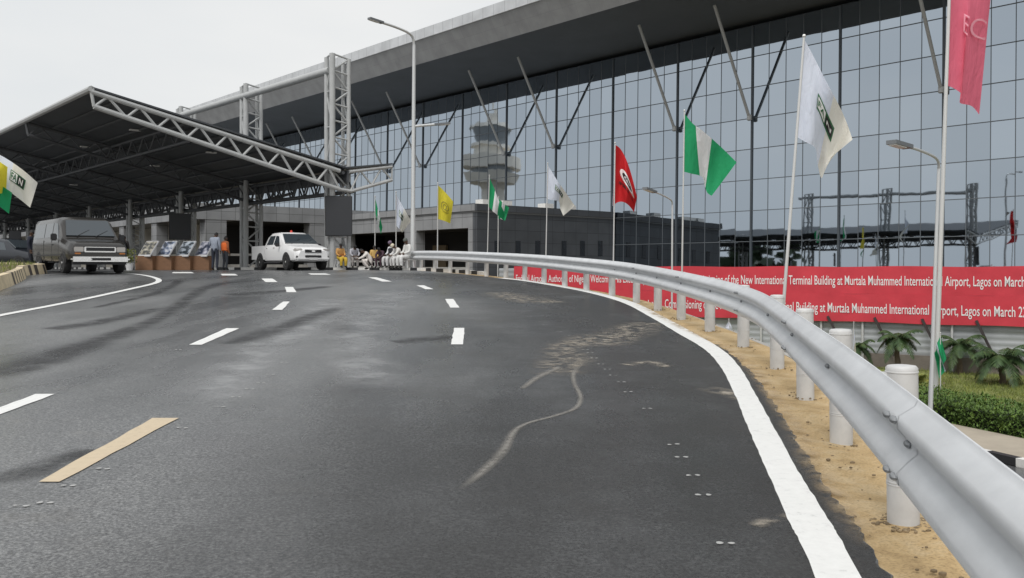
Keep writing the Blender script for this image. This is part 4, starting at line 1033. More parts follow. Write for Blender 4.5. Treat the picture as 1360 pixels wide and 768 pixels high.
make_flag('flagpole', 'white flag with a black emblem between the red flag and the striped flag', 56, 723, (727.5, 217), ((728, 220), (726, 264)), ((763, 273), (748, 286)), WHT, em_logo(.34, .66, .28, .52), .13, .9, 2.2, fold_px=1, topp=[(728, 220), (738, 236), (750, 254), (763, 273)], botp=[(726, 264), (734, 266), (742, 268), (743, 277), (748, 287)])
make_flag('flagpole', 'green white green flag with its white panel hanging towards the rail', 61, 645, (650, 233), ((650, 236), (648, 273)), ((671, 285), (668, 293)), NIG, None, .12, .8, 1.2, fold_px=1.5)
make_flag('flagpole', 'second striped flag half hidden behind another green white green flag', 63.5, 660.5, (662, 262), ((662, 264), (661, 290)), ((676, 276), (671, 293)), NIG, None, .12, .9, 3.0)
make_flag('flagpole', 'bright yellow flag with a round emblem in front of the grey podium', 58, 580.5, (581.5, 243), ((581.5, 246), (581, 291)), ((602, 268), (598, 297)), one('f_yellow'), em_yel, .06, .7, .8, sag=-1)
make_flag('flagpole', 'white flag with a faint emblem just left of the tall street lamp', 56, 526, (526, 255), ((526, 258), (526.5, 300)), ((546, 294), (534, 309)), WHT, em_logo(.25, .62, .32, .55), .10, .9, 1.2)
make_flag('flagpole', 'narrow drooping green white green flag behind the seated people', 57, 498, (498, 261), ((498.5, 264), (498.5, 283)), ((508, 302), (506, 311)), NIG, None, .14, .9, 2.0)
make_flag('flagpole', 'small green and white flag hanging low beside the twin poles above the hedge', 27.0, 1249, (1249, 442), ((1249, 445), (1257, 476)), ((1240, 470), (1250, 502)), ([ 'f_green', 'f_white'], lambda u, v: 1 if .4 < u < .7 else 0), None, .20, 1.2, 1.4, pole_r=.02, fold_px=3, group='small flags on the lower ground')
make_flag('flagpole', 'small pale blue and white flag behind the white rail post', 33, 1131, (1134, 428), ((1134, 430), (1131, 462)), ((1137, 470), (1134, 481)), WHT, None, .1, 1.0, .5, pole_r=.02, group='small flags on the lower ground')
make_flag('flagpole', 'tiny pale flag showing under the rail below the red banner', 34, 972, (968, 424), ((968, 426), (960, 440)), ((973, 436), (969, 446)), one('f_white'), None, .1, 1.0, .5, pole_r=.02, group='small flags on the lower ground')
IZ = -.45
make_flag('flagpole', 'white flag with a dark emblem waving over the far left island', 22, -22, (-20, 196), ((-18, 198), (-20, 236)), ((50, 243), (40, 276)), WHT, em_logo(.50, .80, .25, .62), .10, .9, 1.0, basez=IZ, sag=-5, group='flags on the left island')
make_flag('flagpole', 'yellow flag at the far left picture edge in front of a white flag', 21.5, -30, (-30, 190), ((-30, 195), (-30, 262)), ((10, 222), (8, 256)), one('f_yellow'), None, .1, .9, .3, basez=IZ, group='flags on the left island')
make_flag('flagpole', 'green cloth tip hanging under the yellow flag at the far left', 21.8, -26, (-26, 225), ((-26, 228), (-26, 255)), ((16, 256), (12, 284)), one('f_green'), None, .1, .9, .3, basez=IZ, group='flags on the left island')

# ------------------------------------------------------------------ street lamps
def lamp(label, base_, top, arms, r0, r1, bend):
    o = thing('street_lamp', label, 'street lamp', base_, 0, 'street lamps')
    mb = MB(); mb.tube([base_, base_.lerp(top, .25), base_.lerp(top, .26), top], [r0, r0*.9, r0*.8, r1], 12)
    mb.lathe(base_, [(r0*1.8, 0), (r0*1.8, .04), (r0*1.2, .05)], 12); mb.build('pole', M['lamp_pole'], o, smooth=True)
    for a in arms:
        mb = MB(); pts = catmull([tuple(p) for p in a], 6); mb.tube(pts, r1*.8, 8); ar = mb.build('arm', M['lamp_pole'], o, smooth=True)
        e = Vector(a[-1]); d = (Vector(a[-1])-Vector(a[-2])).normalized(); mb = MB(); mb.beam(e-d*.05, e+d*.75, .24, .09); hd_ = mb.build('lamp_head', M['lamp_grey'], ar)
        mb = MB(); mb.beam(e+d*.2-Vector((0, 0, .055)), e+d*.72-Vector((0, 0, .055)), .18, .03); mb.build('lens', M['lamp_lens'], hd_)
    return o
Yl = 43.4; b0 = P(548, 355, Yl); b0.z = ZR(b0.x, b0.y)+.1
lamp('tallest street lamp with two arms standing by the kerb near the seated people', b0, P(550, 60, Yl),
     [[P(550, 62, Yl), P(548, 50, Yl-.1), P(541, 43, Yl-.4), P(525, 36, Yl-.9), P(507, 30, Yl-1.5)], [P(549, 168, Yl), P(560, 167, Yl+.1), P(578, 165.5, Yl+.3)]], .13, .08, 0)
b1 = ongrass(1234, 21.5)
lamp('low street lamp with a single arm beside the pink flag pole', b1, P(1247, 222, 21.5), [[P(1247, 225, 21.5), P(1246, 215, 21.4), P(1240, 208, 21.2), P(1222, 200, 20.7), P(1205, 195, 20.3)]], .06, .04, 0)
b2 = ongrass(892, 38.5)
lamp('small distant street lamp in front of the terminal glass beside the largest striped flag', b2, P(893, 272, 38.5), [[P(893, 273, 38.5), P(892, 267, 38.4), P(887, 263, 38.2), P(878, 258.5, 37.8), P(869, 255, 37.4)]], .055, .04, 0)

# ------------------------------------------------------------------ vehicles (front faces local -Y)
def interp(st, y):
    for a, b in zip(st, st[1:]):
        if a[0] <= y <= b[0]:
            f = (y-a[0])/(b[0]-a[0]); return [a[i]+(b[i]-a[i])*f for i in range(6)]
    return st[-1] if y > st[-1][0] else st[0]
def ring(s):
    y, zb, ze, zt, wb_, wt = s
    h = zt-ze
    half = [(wb_*.86, zb), (wb_*.97, zb+.06), (wb_, zb+.22*(ze-zb)+.06), (wb_*1.0, ze-.12*(ze-zb)), (wb_*.985, ze), (wt+(wb_*.985-wt)*.18, ze+h*.80), (wt-.04, ze+h*.94), (wt-.16, zt)]
    pts = [(x, y, z) for x, z in half]+[(0, y, zt+.015)]+[(-x, y, z) for x, z in reversed(half)]
    return pts
def car_body(st, fine=5):
    ys = []
    for a, b in zip(st, st[1:]):
        n = fine if b[0]-a[0] > .3 else 2
        ys += [a[0]+(b[0]-a[0])*i/n for i in range(n)]
    ys.append(st[-1][0]); rg = [ring(interp(st, y)) for y in ys]; mb = MB(); n = len(rg[0])
    for r_ in rg: mb.v += [Vector(p) for p in r_]
    for i in range(len(ys)-1):
        for k in range(n):
            k2 = (k+1) % n; mb.f.append([i*n+k, (i+1)*n+k, (i+1)*n+k2, i*n+k2]); mb.m.append(0)
    mb.f.append(list(range(n))); mb.m.append(0); mb.f.append([(len(ys)-1)*n+k for k in reversed(range(n))]); mb.m.append(0)
    return mb
def side_glass(st, sx, y0, y1, f0=.1, f1=.74, lean0=0, lean1=0):
    mb = MB(); c = []
    for y, f in ((y0, f0), (y1, f0), (y1+lean1, f1), (y0+lean0, f1)):
        s = interp(st, y); x = s[4]*.985+(s[5]+(s[4]*.985-s[5])*.18-s[4]*.985)*(f/.8); z = s[2]+(s[3]-s[2])*f; c.append((x, y, z))
    o = [Vector((sx*(x+.008), y, z)) for x, y, z in c]; i = [Vector((sx*(x-.02), y, z)) for x, y, z in c]
    mb.hexa(i+o); return mb
def wheel(root, x, y, r, w, sx):
    t = MB(); seg = [(r*.62, -w/2), (r*.93, -w/2), (r, -w*.3), (r, w*.3), (r*.93, w/2), (r*.62, w/2)]
    def lat(prof, mm, nm, par):
        mb = MB(); n = 22
        for rr, xx in prof:
            for k in range(n): a = 2*math.pi*k/n; mb.v.append(Vector((x+xx*sx, y+rr*math.cos(a), r+rr*math.sin(a))))
        for i in range(len(prof)-1):
            for k in range(n): k2 = (k+1) % n; mb.f.append([i*n+k, i*n+k2, (i+1)*n+k2, (i+1)*n+k]); mb.m.append(0)
        mb.f.append(list(range(n))); mb.m.append(0); mb.f.append([(len(prof)-1)*n+k for k in range(n)]); mb.m.append(0)
        return mb.build(nm, mm, par, world=False, smooth=True, ang=50)
    wr = lat(seg, M['tyre'], 'wheel', root)
    lat([(r*.60, w/2-.05), (r*.60, w/2+.004), (r*.5, w/2-.03), (r*.16, w/2-.015), (r*.12, w/2+.01)], M['rim'], 'rim', wr)
def arch(root, x, y, r, sx):
    mb = MB(); n = 14
    for xx in (x-.02*sx, x+.006*sx):
        mb.v += [Vector((xx, y+r*math.cos(math.pi*k/n), r*.86+r*math.sin(math.pi*k/n))) for k in range(n+1)]
    mb.f.append(list(range(n+1))); mb.f.append(list(range(n+1, 2*n+2))); mb.m += [0, 0]
    for k in range(n): mb.f.append([k, k+1, n+2+k, n+1+k]); mb.m.append(0)
    mb.build('wheel_arch', M['black'], root, world=False)
def bx(root, name, c, sz, m, rz=0, Mx=None):
    mb = MB(); mb.box(c, sz, rz, M=Mx); return mb.build(name, m, root, world=False)
def rbox(root, name, c, sz, m, bev=.03, Mx=None):
    bm = bmesh.new(); bmesh.ops.create_cube(bm, size=1)
    for v in bm.verts: v.co = Vector((v.co.x*sz[0], v.co.y*sz[1], v.co.z*sz[2]))
    bmesh.ops.bevel(bm, geom=bm.edges[:], offset=bev, segments=2, affect='EDGES')
    for v in bm.verts: v.co = (Mx@v.co if Mx else v.co)+Vector(c)
    me = bpy.data.meshes.new(name); bm.to_mesh(me); bm.free(); me.materials.append(m)
    me.polygons.foreach_set('use_smooth', [True]*len(me.polygons)); me.set_sharp_from_angle(angle=R(40))
    o = bpy.data.objects.new(name, me); COL.objects.link(o); o.parent = root; return o
def wscreen(root, st, y0, y1, inset0, inset1, m=None, name='windshield'):
    mb = MB(); a = interp(st, y0); b = interp(st, y1)
    lo = [Vector((sx*(a[5]-inset0), y0, a[3]+.03)) for sx in (-1, 1)]; hi = [Vector((sx*(b[5]-inset1), y1, b[3]+.0)) for sx in (1, -1)]
    c = lo+hi; nn = (c[1]-c[0]).cross(c[2]-c[1]).normalized()
    if nn.y > 0 and y0 < y1: nn = -nn
    mb.hexa([p-nn*.02 for p in c]+[p+nn*.03 for p in c]); return mb.build(name, m or M['carglass'], root, world=False)
HDG = math.atan2(.58, .81)
# --- passenger van
vp = P(88, 355, 31.6)+Vector((-.5, 1.9, 0)); 
van = thing('passenger_van', 'dark dusty passenger van with chrome bumper parked facing the camera by the canopy', 'van', (vp.x, vp.y, ZR(vp.x, vp.y-1)), HDG+R(5))
st = [(-2.78, .50, .74, .94, .84, .74), (-2.70, .46, .82, 1.04, .93, .84), (-2.5, .42, .92, 1.12, .985, .88), (-2.1, .40, 1.0, 1.20, 1.0, .90), (-1.66, .38, 1.10, 1.27, 1.01, .92), (-1.06, .38, 1.22, 1.96, 1.01, .84), (-.7, .38, 1.22, 2.06, 1.01, .87), (2.5, .42, 1.22, 2.06, 1.0, .86), (2.72, .5, 1.2, 1.95, .97, .82)]
car_body(st).build('body', M['van'], van, world=False, smooth=True, ang=30)
wscreen(van, st, -1.62, -1.10, .09, .13)
for sx in (-1, 1):
    side_glass(st, sx, -1.25, -.45, .12, .74, .42, 0).build('side_window', M['carglass'], van, world=False)
    side_glass(st, sx, -.3, .75, .12, .74).build('side_window', M['carglass'], van, world=False)
    side_glass(st, sx, .85, 2.35, .12, .74).build('side_window', M['carglass'], van, world=False)
    rbox(van, 'headlight', (sx*.70, -2.76, .84), (.30, .12, .18), M['lens'], .02)
    rbox(van, 'turn_lamp', (sx*.74, -2.775, .70), (.20, .09, .055), M['amber'], .015)
    rbox(van, 'mirror', (sx*1.16, -1.32, 1.30), (.2, .12, .25), M['black'], .03)
    for y in (-1.85, 1.6): arch(van, sx*1.0, y, .44, sx); wheel(van, sx*.9, y, .37, .24, sx)
    bx(van, 'door_handle', (sx*1.015, -.5, 1.05), (.02, .14, .04), M['black'])
    for yy in (-1.32, -.36, .8): bx(van, 'door_seam', (sx*1.006, yy, .82), (.012, .018, .80), M['black'])
    bx(van, 'side_trim', (sx*1.012, .3, .66), (.02, 4.0, .05), M['black'])
gr = rbox(van, 'grille', (0, -2.775, .84), (1.06, .07, .19), M['chrome'], .02); bx(gr, 'grille_inset', (0, -2.815, .85), (.94, .02, .12), M['black'])
bm2 = rbox(van, 'bumper', (0, -2.84, .50), (1.96, .22, .18), M['chrome'], .07); bx(bm2, 'plate', (0, -2.955, .50), (.62, .012, .09), M['black'])
bx(van, 'air_dam', (0, -2.70, .38), (1.8, .1, .14), M['black'])
mb = MB(); mb.beam((-.5, -1.68, 1.33), (.0, -1.44, 1.58), .02, .02); mb.beam((.15, -1.68, 1.33), (.62, -1.46, 1.56), .02, .02); mb.build('wiper', M['black'], van, world=False)
# --- pickup
pp = P(394, 355, 41.5)+Vector((-.6, 1.2, 0))
pk = thing('pickup_truck', 'white double cab pickup with a red roof beacon stopped by the kerb', 'pickup', (pp.x, pp.y, ZR(pp.x, pp.y)), HDG+R(1))
st = [(-2.66, .50, .72, .90, .70, .60), (-2.5, .42, .86, 1.04, .87, .76), (-2.0, .40, .98, 1.12, .92, .82), (-1.38, .40, 1.06, 1.20, .93, .84), (-.62, .40, 1.14, 1.72, .93, .70), (-.3, .40, 1.14, 1.79, .93, .70), (.55, .40, 1.14, 1.78, .93, .70), (.92, .40, 1.14, 1.66, .92, .68)]
car_body(st).build('body', M['white_car'], pk, world=False, smooth=True, ang=30)
wscreen(pk, st, -1.34, -.66, .03, .06); 
for sx in (-1, 1):
    side_glass(st, sx, -.92, -.18, .1, .76, .42, 0).build('side_window', M['carglass'], pk, world=False)
    side_glass(st, sx, -.08, .72, .1, .76, 0, -.16).build('side_window', M['carglass'], pk, world=False)
    rbox(pk, 'headlight', (sx*.68, -2.52, .92), (.40, .16, .15), M['lens'], .04, Matrix.Rotation(sx*R(24), 3, 'Z'))
    rbox(pk, 'fog_lamp_recess', (sx*.70, -2.58, .60), (.20, .12, .15), M['black'], .03)
    rbox(pk, 'mirror', (sx*1.04, -.98, 1.18), (.2, .1, .17), M['black'], .03)
    for y in (-1.72, 1.52): arch(pk, sx*.925, y, .45, sx); wheel(pk, sx*.82, y, .38, .25, sx)
    bx(pk, 'door_handle', (sx*.935, -.3, 1.05), (.02, .16, .04), M['chrome']); bx(pk, 'door_handle', (sx*.935, .62, 1.05), (.02, .16, .04), M['chrome'])
    bx(pk, 'side_step', (sx*.9, -.1, .36), (.14, 2.0, .05), M['black'])
bd = MB()
bd.box((.89, 1.80, .84), (.06, 1.72, .66)); bd.box((-.89, 1.80, .84), (.06, 1.72, .66)); bd.box((0, 2.63, .86), (1.84, .06, .62)); bd.box((0, .97, .84), (1.72, .06, .64)); bd.box((0, 1.8, .55), (1.72, 1.6, .06))
bd.build('cargo_bed', M['white_car'], pk, world=False)
g2 = rbox(pk, 'grille', (0, -2.63, .86), (.86, .10, .17), M['black'], .03); rbox(g2, 'emblem', (0, -2.69, .87), (.16, .02, .07), M['chrome'], .008)
rbox(pk, 'lower_grille', (0, -2.66, .63), (.80, .06, .11), M['black'], .02)
rbox(pk, 'bumper', (0, -2.58, .55), (1.64, .18, .2), M['white_car'], .06); bx(pk, 'plate', (0, -2.68, .53), (.42, .012, .11), M['plate'])
mb = MB(); mb.lathe((-.05, -.25, 1.80), [(.07, 0), (.07, .02), (.06, .04), (.05, .09), (.02, .11)], 12); mb.build('beacon', M['beacon'], pk, world=False, smooth=True)
mb = MB(); mb.beam((-.5, -1.36, 1.24), (.0, -1.1, 1.46), .02, .02); mb.beam((.1, -1.36, 1.24), (.6, -1.12, 1.44), .02, .02); mb.build('wiper', M['black'], pk, world=False)
# --- dark saloon far left
cp = P(16, 355, 41.5)
cs = thing('parked_car', 'dark saloon car partly hidden behind the van and the striped island kerb', 'car', (cp.x, cp.y, ZR(cp.x, cp.y)), HDG+R(35))
st = [(-2.2, .42, .58, .72, .74, .64), (-2.05, .34, .68, .80, .82, .72), (-1.1, .30, .86, .96, .86, .76), (-.35, .3, .9, 1.40, .86, .62), (.1, .3, .9, 1.46, .86, .62), (1.0, .3, .9, 1.40, .86, .62), (1.65, .32, .92, 1.02, .84, .70), (2.2, .42, .82, .96, .78, .66)]
car_body(st).build('body', M['dark_car'], cs, world=False, smooth=True, ang=30); wscreen(cs, st, -1.05, -.38, .02, .05)
for sx in (-1, 1):
    side_glass(st, sx, -.6, .15, .1, .74, .3, 0).build('side_window', M['carglass'], cs, world=False); side_glass(st, sx, .25, 1.05, .1, .74, 0, 0).build('side_window', M['carglass'], cs, world=False)
    rbox(cs, 'headlight', (sx*.58, -2.12, .68), (.3, .14, .12), M['lens'], .03)
    for y in (-1.35, 1.35): arch(cs, sx*.855, y, .36, sx); wheel(cs, sx*.77, y, .31, .2, sx)
rbox(cs, 'bumper', (0, -2.2, .5), (1.5, .14, .14), M['dark_car'], .04)

# ------------------------------------------------------------------ display stands
def board_mat(i):
    m, nt, b = base('rendering_print'); N = nt.nodes; L = nt.links
    tc = N.new('ShaderNodeTexCoord'); mp = N.new('ShaderNodeMapping'); mp.inputs['Location'].default_value = (i*3.1, i*1.7, 0); mp.inputs['Scale'].default_value = (1.6, 1, 3.2); L.new(tc.outputs['Object'], mp.inputs[0])
    n = N.new('ShaderNodeTexNoise'); n.inputs['Scale'].default_value = 1.9; n.inputs['Detail'].default_value = 3; L.new(mp.outputs[0], n.inputs['Vector'])
    c = [((.05, .05, .045), (.28, .26, .2), (.5, .48, .42)), ((.03, .04, .06), (.12, .16, .26), (.6, .62, .66)), ((.03, .04, .05), (.35, .40, .46), (.55, .6, .66)), ((.03, .04, .07), (.30, .31, .38), (.62, .62, .68))][i]
    r = ramp(N, [(.44, c[0]), (.52, c[1]), (.66, c[2])]); L.new(n.outputs['Fac'], r.inputs[0]); L.new(r.outputs[0], b.inputs['Base Color']); b.inputs['Roughness'].default_value = .3
    return m
dl = ['brown display stand with a beige print, nearest the van', 'brown display stand with a dark blue print, second from the van', 'brown display stand with a pale grey blue print, third from the van', 'brown display stand with a white and blue print beside the standing man']
for i, px in enumerate((191, 216, 241, 266)):
    Y = 40.6+i*.12; p = P(px, 355, Y); p.z = ZR(p.x, p.y)
    o = thing('display_stand', dl[i], 'display stand', p, R(-8), 'display stands under the canopy')
    rbox(o, 'plinth', (0, .25, .33), (.858, .5, .66), M['wood'], .012)
    Mx = Matrix.Rotation(R(-26), 3, 'Z')@Matrix.Rotation(R(-33), 3, 'X')
    c = Vector((.08, .25, .98)); b = MB(); b.box(c, (.92, .05, .86), M=Mx); bo = b.build('board', M['board'], o, world=False)
    b = MB(); b.box(c+Mx@Vector((0, -.032, .03)), (.84, .012, .72), M=Mx); b.build('print', board_mat(i), bo, world=False)
    b = MB(); b.beam(c+Mx@Vector((0, .03, .1)), (.1, .45, .66), .05, .05); b.build('prop', M['wood'], o, world=False)
# potted plant by the van
pl = thing('potted_plant', 'small green potted plant between the van and the display stands', 'plant', (*P(172, 355, 40).xy, ZR(*P(172, 355, 40).xy)))
mb = MB(); mb.lathe((0, 0, 0), [(.13, 0), (.18, .3), (.2, .32), (.17, .33)], 14); mb.build('pot', M['plastic'], pl, world=False, smooth=True)
mb = MB()
for i in range(260):
    c = Vector((random.gauss(0, .14), random.gauss(0, .14), .35+random.random()*.62)); s = random.uniform(.04, .08); M3 = Matrix.Rotation(random.uniform(0, 6.28), 3, 'Z')@Matrix.Rotation(random.uniform(-1, 1), 3, 'X')
    mb.add([c+M3@Vector((-s*.5, 0, 0)), c+M3@Vector((0, s, 0)), c+M3@Vector((s*.5, 0, 0)), c+M3@Vector((0, -s, 0))], [(0, 1, 2, 3)])
mb.build('leaves', M['shrub'], pl, world=False)

# ------------------------------------------------------------------ people (local: facing -Y)
SKIN = mat('skin', (.10, .055, .035), .55); HAIR = mat('hair', (.008, .007, .007), .7)
def cm(c): return mat('clothing', c, .85, 0, 9, .12)
def fingers(mb, wrist, hand, lat, m):
    d = (hand-wrist).normalized(); lat = (lat-d*lat.dot(d)).normalized(); nrm = d.cross(lat)
    for i, (o_, l) in enumerate(((-.032, .062), (-.011, .076), (.011, .072), (.032, .055))):
        a = hand+lat*o_+d*.01; mb.tube([a, a+d*l*.55+nrm*.004, a+d*l+nrm*.02], [.010, .009, .006], 6, m)
    a = hand-d*.04+lat*.035; mb.tube([a, a+lat*.03+d*.03, a+lat*.035+d*.06+nrm*.01], [.012, .010, .007], 6, m)
def person(label, loc, rz, J, top, bottom, h=1.72, wide=1.0, legw=1.0, shoe=(.02, .018, .016), cap=None, robe=False, sleeve=True, vest=None, group=None):
    """J: joint dict. One continuous skinned body; clothing colours by nearest bone."""
    o = thing('person', label, 'person', loc, rz, group)
    sc = h/1.72
    order = ['pelvis', 'spine', 'chest', 'neck', 'headb', 'shL', 'elL', 'wrL', 'haL', 'shR', 'elR', 'wrR', 'haR', 'hipL', 'knL', 'anL', 'toL', 'hipR', 'knR', 'anR', 'toR']
    ed = [('pelvis', 'spine'), ('spine', 'chest'), ('chest', 'neck'), ('neck', 'headb'), ('chest', 'shL'), ('shL', 'elL'), ('elL', 'wrL'), ('wrL', 'haL'), ('chest', 'shR'), ('shR', 'elR'), ('elR', 'wrR'), ('wrR', 'haR'),
          ('pelvis', 'hipL'), ('hipL', 'knL'), ('knL', 'anL'), ('anL', 'toL'), ('pelvis', 'hipR'), ('hipR', 'knR'), ('knR', 'anR'), ('anR', 'toR')]
    rad = dict(pelvis=(.155*wide, .115*wide), spine=(.15*wide, .11*wide), chest=(.165*wide, .12*wide), neck=(.058, .058), headb=(.055, .06), sh=(.075*wide, .075*wide), el=(.055, .055), wr=(.034, .034), ha=(.045, .022), hip=(.10*legw, .10*legw), kn=(.072*legw, .072*legw), an=(.048*legw, .048*legw), to=(.045, .032))
    me = bpy.data.meshes.new('sk'); me.from_pydata([Vector(J[k])*sc for k in order], [(order.index(a), order.index(b)) for a, b in ed], [])
    t = bpy.data.objects.new('sk', me); COL.objects.link(t)
    md = t.modifiers.new('s', 'SKIN'); md.use_smooth_shade = True
    for i, k in enumerate(order):
        r_ = rad.get(k) or rad[k[:-1]]; sv = me.skin_vertices[0].data[i]; sv.radius = (r_[0]*sc, r_[1]*sc); sv.use_root = (k == 'pelvis')
    ss = t.modifiers.new('u', 'SUBSURF'); ss.levels = 1; ss.render_levels = 1
    bpy.context.view_layer.update()
    bme = bpy.data.meshes.new_from_object(t.evaluated_get(bpy.context.evaluated_depsgraph_get()))
    vs = [v.co.copy() for v in bme.vertices]; fs = [tuple(p.vertices) for p in bme.polygons]
    bpy.data.objects.remove(t); bpy.data.meshes.remove(bme)
    mb = MB(); mb.add(vs, fs)
    seg = []
    for a, b in ed:
        k = b[:-1] if b[-1] in 'LR' else b
        reg = 0 if k in ('neck', 'headb', 'ha') else (1 if k in ('spine', 'chest', 'sh', 'el') or (k == 'wr' and sleeve) else (3 if k == 'to' else (0 if k == 'wr' else 2)))
        if a == 'chest' and b == 'neck': reg = 1
        if robe and b[:-1] in ('hip', 'kn'): reg = 1
        seg.append((Vector(J[a])*sc, Vector(J[b])*sc, reg))
    for fi, f in enumerate(mb.f):
        c = sum((mb.v[i] for i in f), Vector())/len(f); best = 9; rg = 0
        for a, b, reg in seg:
            ab = b-a; tt = max(0, min(1, (c-a).dot(ab)/max(1e-9, ab.length_squared))); d = (c-(a+ab*tt)).length
            if d < best: best = d; rg = reg
        mb.m[fi] = rg
    hb = Vector(J['headb'])*sc; up = (hb-Vector(J['neck'])*sc).normalized(); hc = hb+up*.095*sc
    fw = Vector((0, -1, 0)); fw = (fw-up*fw.dot(up)).normalized(); rt = fw.cross(up)
    Hm = Matrix((rt, -fw, up)).transposed()
    n0 = len(mb.v); mb.ball((0, 0, 0), (.074*sc, .093*sc, .118*sc), 14, 0); mb.ball((0, -.03*sc, -.06*sc), (.052*sc, .062*sc, .055*sc), 10, 0)
    mb.tube([(0, -.088*sc, .015*sc), (0, -.108*sc, -.022*sc), (0, -.09*sc, -.03*sc)], [.009*sc, .016*sc, .012*sc], 6, 0)
    for sx in (-1, 1):
        mb.ball((sx*.032*sc, -.083*sc, .012*sc), (.013*sc, .008*sc, .008*sc), 8, 4); mb.ball((sx*.076*sc, .005*sc, -.005*sc), (.012*sc, .022*sc, .032*sc), 8, 0)
    mb.ball((0, -.088*sc, -.055*sc), (.024*sc, .008*sc, .008*sc), 8, 4)
    for i in range(n0, len(mb.v)): mb.v[i] = Hm@mb.v[i]+hc
    for s in 'LR':
        fingers(mb, Vector(J['wr'+s])*sc, Vector(J['ha'+s])*sc, Vector((0, -1, 0)) if abs((Vector(J['ha'+s])-Vector(J['wr'+s])).normalized().y) < .8 else Vector((1, 0, 0)), 0)
    body = mb.build('body', [SKIN, cm(top), cm(bottom), cm(shoe), HAIR], o, world=False, smooth=True, ang=80)
    hm = MB(); n = 14; prof_ = [(1.06, -.12), (1.09, .25), (1.0, .62), (.72, .92), (.3, 1.08)] if not cap else [(1.12, .12), (1.14, .2), (1.1, .75), (.95, 1.05), (.4, 1.13)]
    for f, z in prof_:
        rr = f*math.sqrt(max(.03, 1-min(.97, (z/1.15))**2)) if not cap else f*(.98 if z < .8 else .72)
        for k in range(n):
            a = 2*math.pi*k/n; back = max(0, math.sin(a)); zz = z-(.55*back if z < .2 and not cap else 0); front = max(0, -math.sin(a)); zz += (.45*front if z < .2 and not cap else 0)
            hm.v.append(Hm@Vector((.076*sc*rr*math.cos(a), .095*sc*rr*math.sin(a), .118*sc*zz))+hc)
    for i in range(len(prof_)-1):
        for k in range(n): k2 = (k+1) % n; hm.f.append([i*n+k, i*n+k2, (i+1)*n+k2, (i+1)*n+k]); hm.m.append(0)
    hm.f.append([(len(prof_)-1)*n+k for k in range(n)]); hm.m.append(0)
    hm.build('cap' if cap else 'hair', cm(cap) if cap else HAIR, o, world=False, smooth=True, ang=60)
    if vest:
        vm = MB(); L = []
        for k in ('pelvis', 'spine', 'chest'):
            c = Vector(J[k])*sc; L.append(c)
        L[0] = L[0].lerp(L[1], .35); L.append(L[2].lerp(Vector(J['neck'])*sc, .45))
        for c, wx, wy in zip(L, (.185, .175, .195, .14), (.145, .14, .15, .10)):
            for k in range(16): a = 2*math.pi*k/16; vm.v.append(c+Vector((wx*wide*sc*math.cos(a), wy*wide*sc*math.sin(a), 0)))
        for i in range(3):
            for k in range(16): k2 = (k+1) % 16; vm.f.append([i*16+k, i*16+k2, (i+1)*16+k2, (i+1)*16+k]); vm.m.append(0)
        vm.build('vest', cm(vest), o, world=False, smooth=True, ang=60)
    return o
STAND = dict(pelvis=(0, 0, .93), spine=(0, .01, 1.12), chest=(0, 0, 1.33), neck=(0, .01, 1.46), headb=(0, -.01, 1.52), shL=(-.18, 0, 1.39), elL=(-.23, .03, 1.12), wrL=(-.22, -.06, .88), haL=(-.215, -.085, .80), shR=(.18, 0, 1.39), elR=(.23, .03, 1.12), wrR=(.22, -.06, .88), haR=(.215, -.085, .80),
             hipL=(-.09, 0, .88), knL=(-.10, -.02, .49), anL=(-.11, .02, .09), toL=(-.12, -.13, .035), hipR=(.09, 0, .88), knR=(.10, -.03, .49), anR=(.11, .02, .09), toR=(.12, -.13, .035))
LOOKDOWN = dict(STAND, neck=(0, -.02, 1.45), headb=(0, -.06, 1.50), elR=(.24, .0, 1.14), wrR=(.16, -.22, 1.08), haR=(.13, -.29, 1.10))
SIT = dict(pelvis=(0, .02, .50), spine=(0, .05, .68), chest=(0, .02, .90), neck=(0, -.01, 1.03), headb=(0, -.04, 1.09), shL=(-.18, .01, .96), elL=(-.23, -.05, .71), wrL=(-.15, -.27, .64), haL=(-.12, -.34, .62), shR=(.18, .01, .96), elR=(.23, -.05, .71), wrR=(.15, -.27, .64), haR=(.12, -.34, .62),
           hipL=(-.10, -.04, .48), knL=(-.13, -.42, .50), anL=(-.13, -.40, .09), toL=(-.14, -.54, .035), hipR=(.10, -.04, .48), knR=(.13, -.42, .50), anR=(.13, -.38, .09), toR=(.14, -.52, .035))
LEAN = dict(SIT, spine=(0, -.02, .67), chest=(0, -.14, .86), neck=(0, -.22, .96), headb=(0, -.28, 1.0), shL=(-.18, -.15, .90), elL=(-.22, -.30, .70), wrL=(-.12, -.46, .60), haL=(-.08, -.52, .58), shR=(.18, -.15, .90), elR=(.22, -.30, .70), wrR=(.12, -.46, .60), haR=(.08, -.52, .58))
CROUCH = dict(pelvis=(0, .16, .36), spine=(0, .08, .56), chest=(0, -.06, .74), neck=(0, -.17, .83), headb=(0, -.24, .86), shL=(-.18, -.08, .78), elL=(-.24, -.26, .60), wrL=(-.16, -.46, .52), haL=(-.12, -.53, .50), shR=(.18, -.08, .78), elR=(.24, -.26, .60), wrR=(.16, -.46, .52), haR=(.12, -.53, .50),
              hipL=(-.10, .12, .34), knL=(-.15, -.28, .48), anL=(-.14, -.02, .09), toL=(-.15, -.16, .035), hipR=(.10, .12, .34), knR=(.16, -.28, .46), anR=(.14, .0, .09), toR=(.15, -.14, .035))
def put(px, Y, raise_=0.0):
    p = P(px, 355, Y); p.z = ZR(p.x, p.y)+raise_; return p
person('man in a grey checked shirt and dark trousers standing at the display stands', put(285.5, 40.2), R(170), LOOKDOWN, (.27, .30, .36), (.025, .03, .045), 1.76, 1.12)
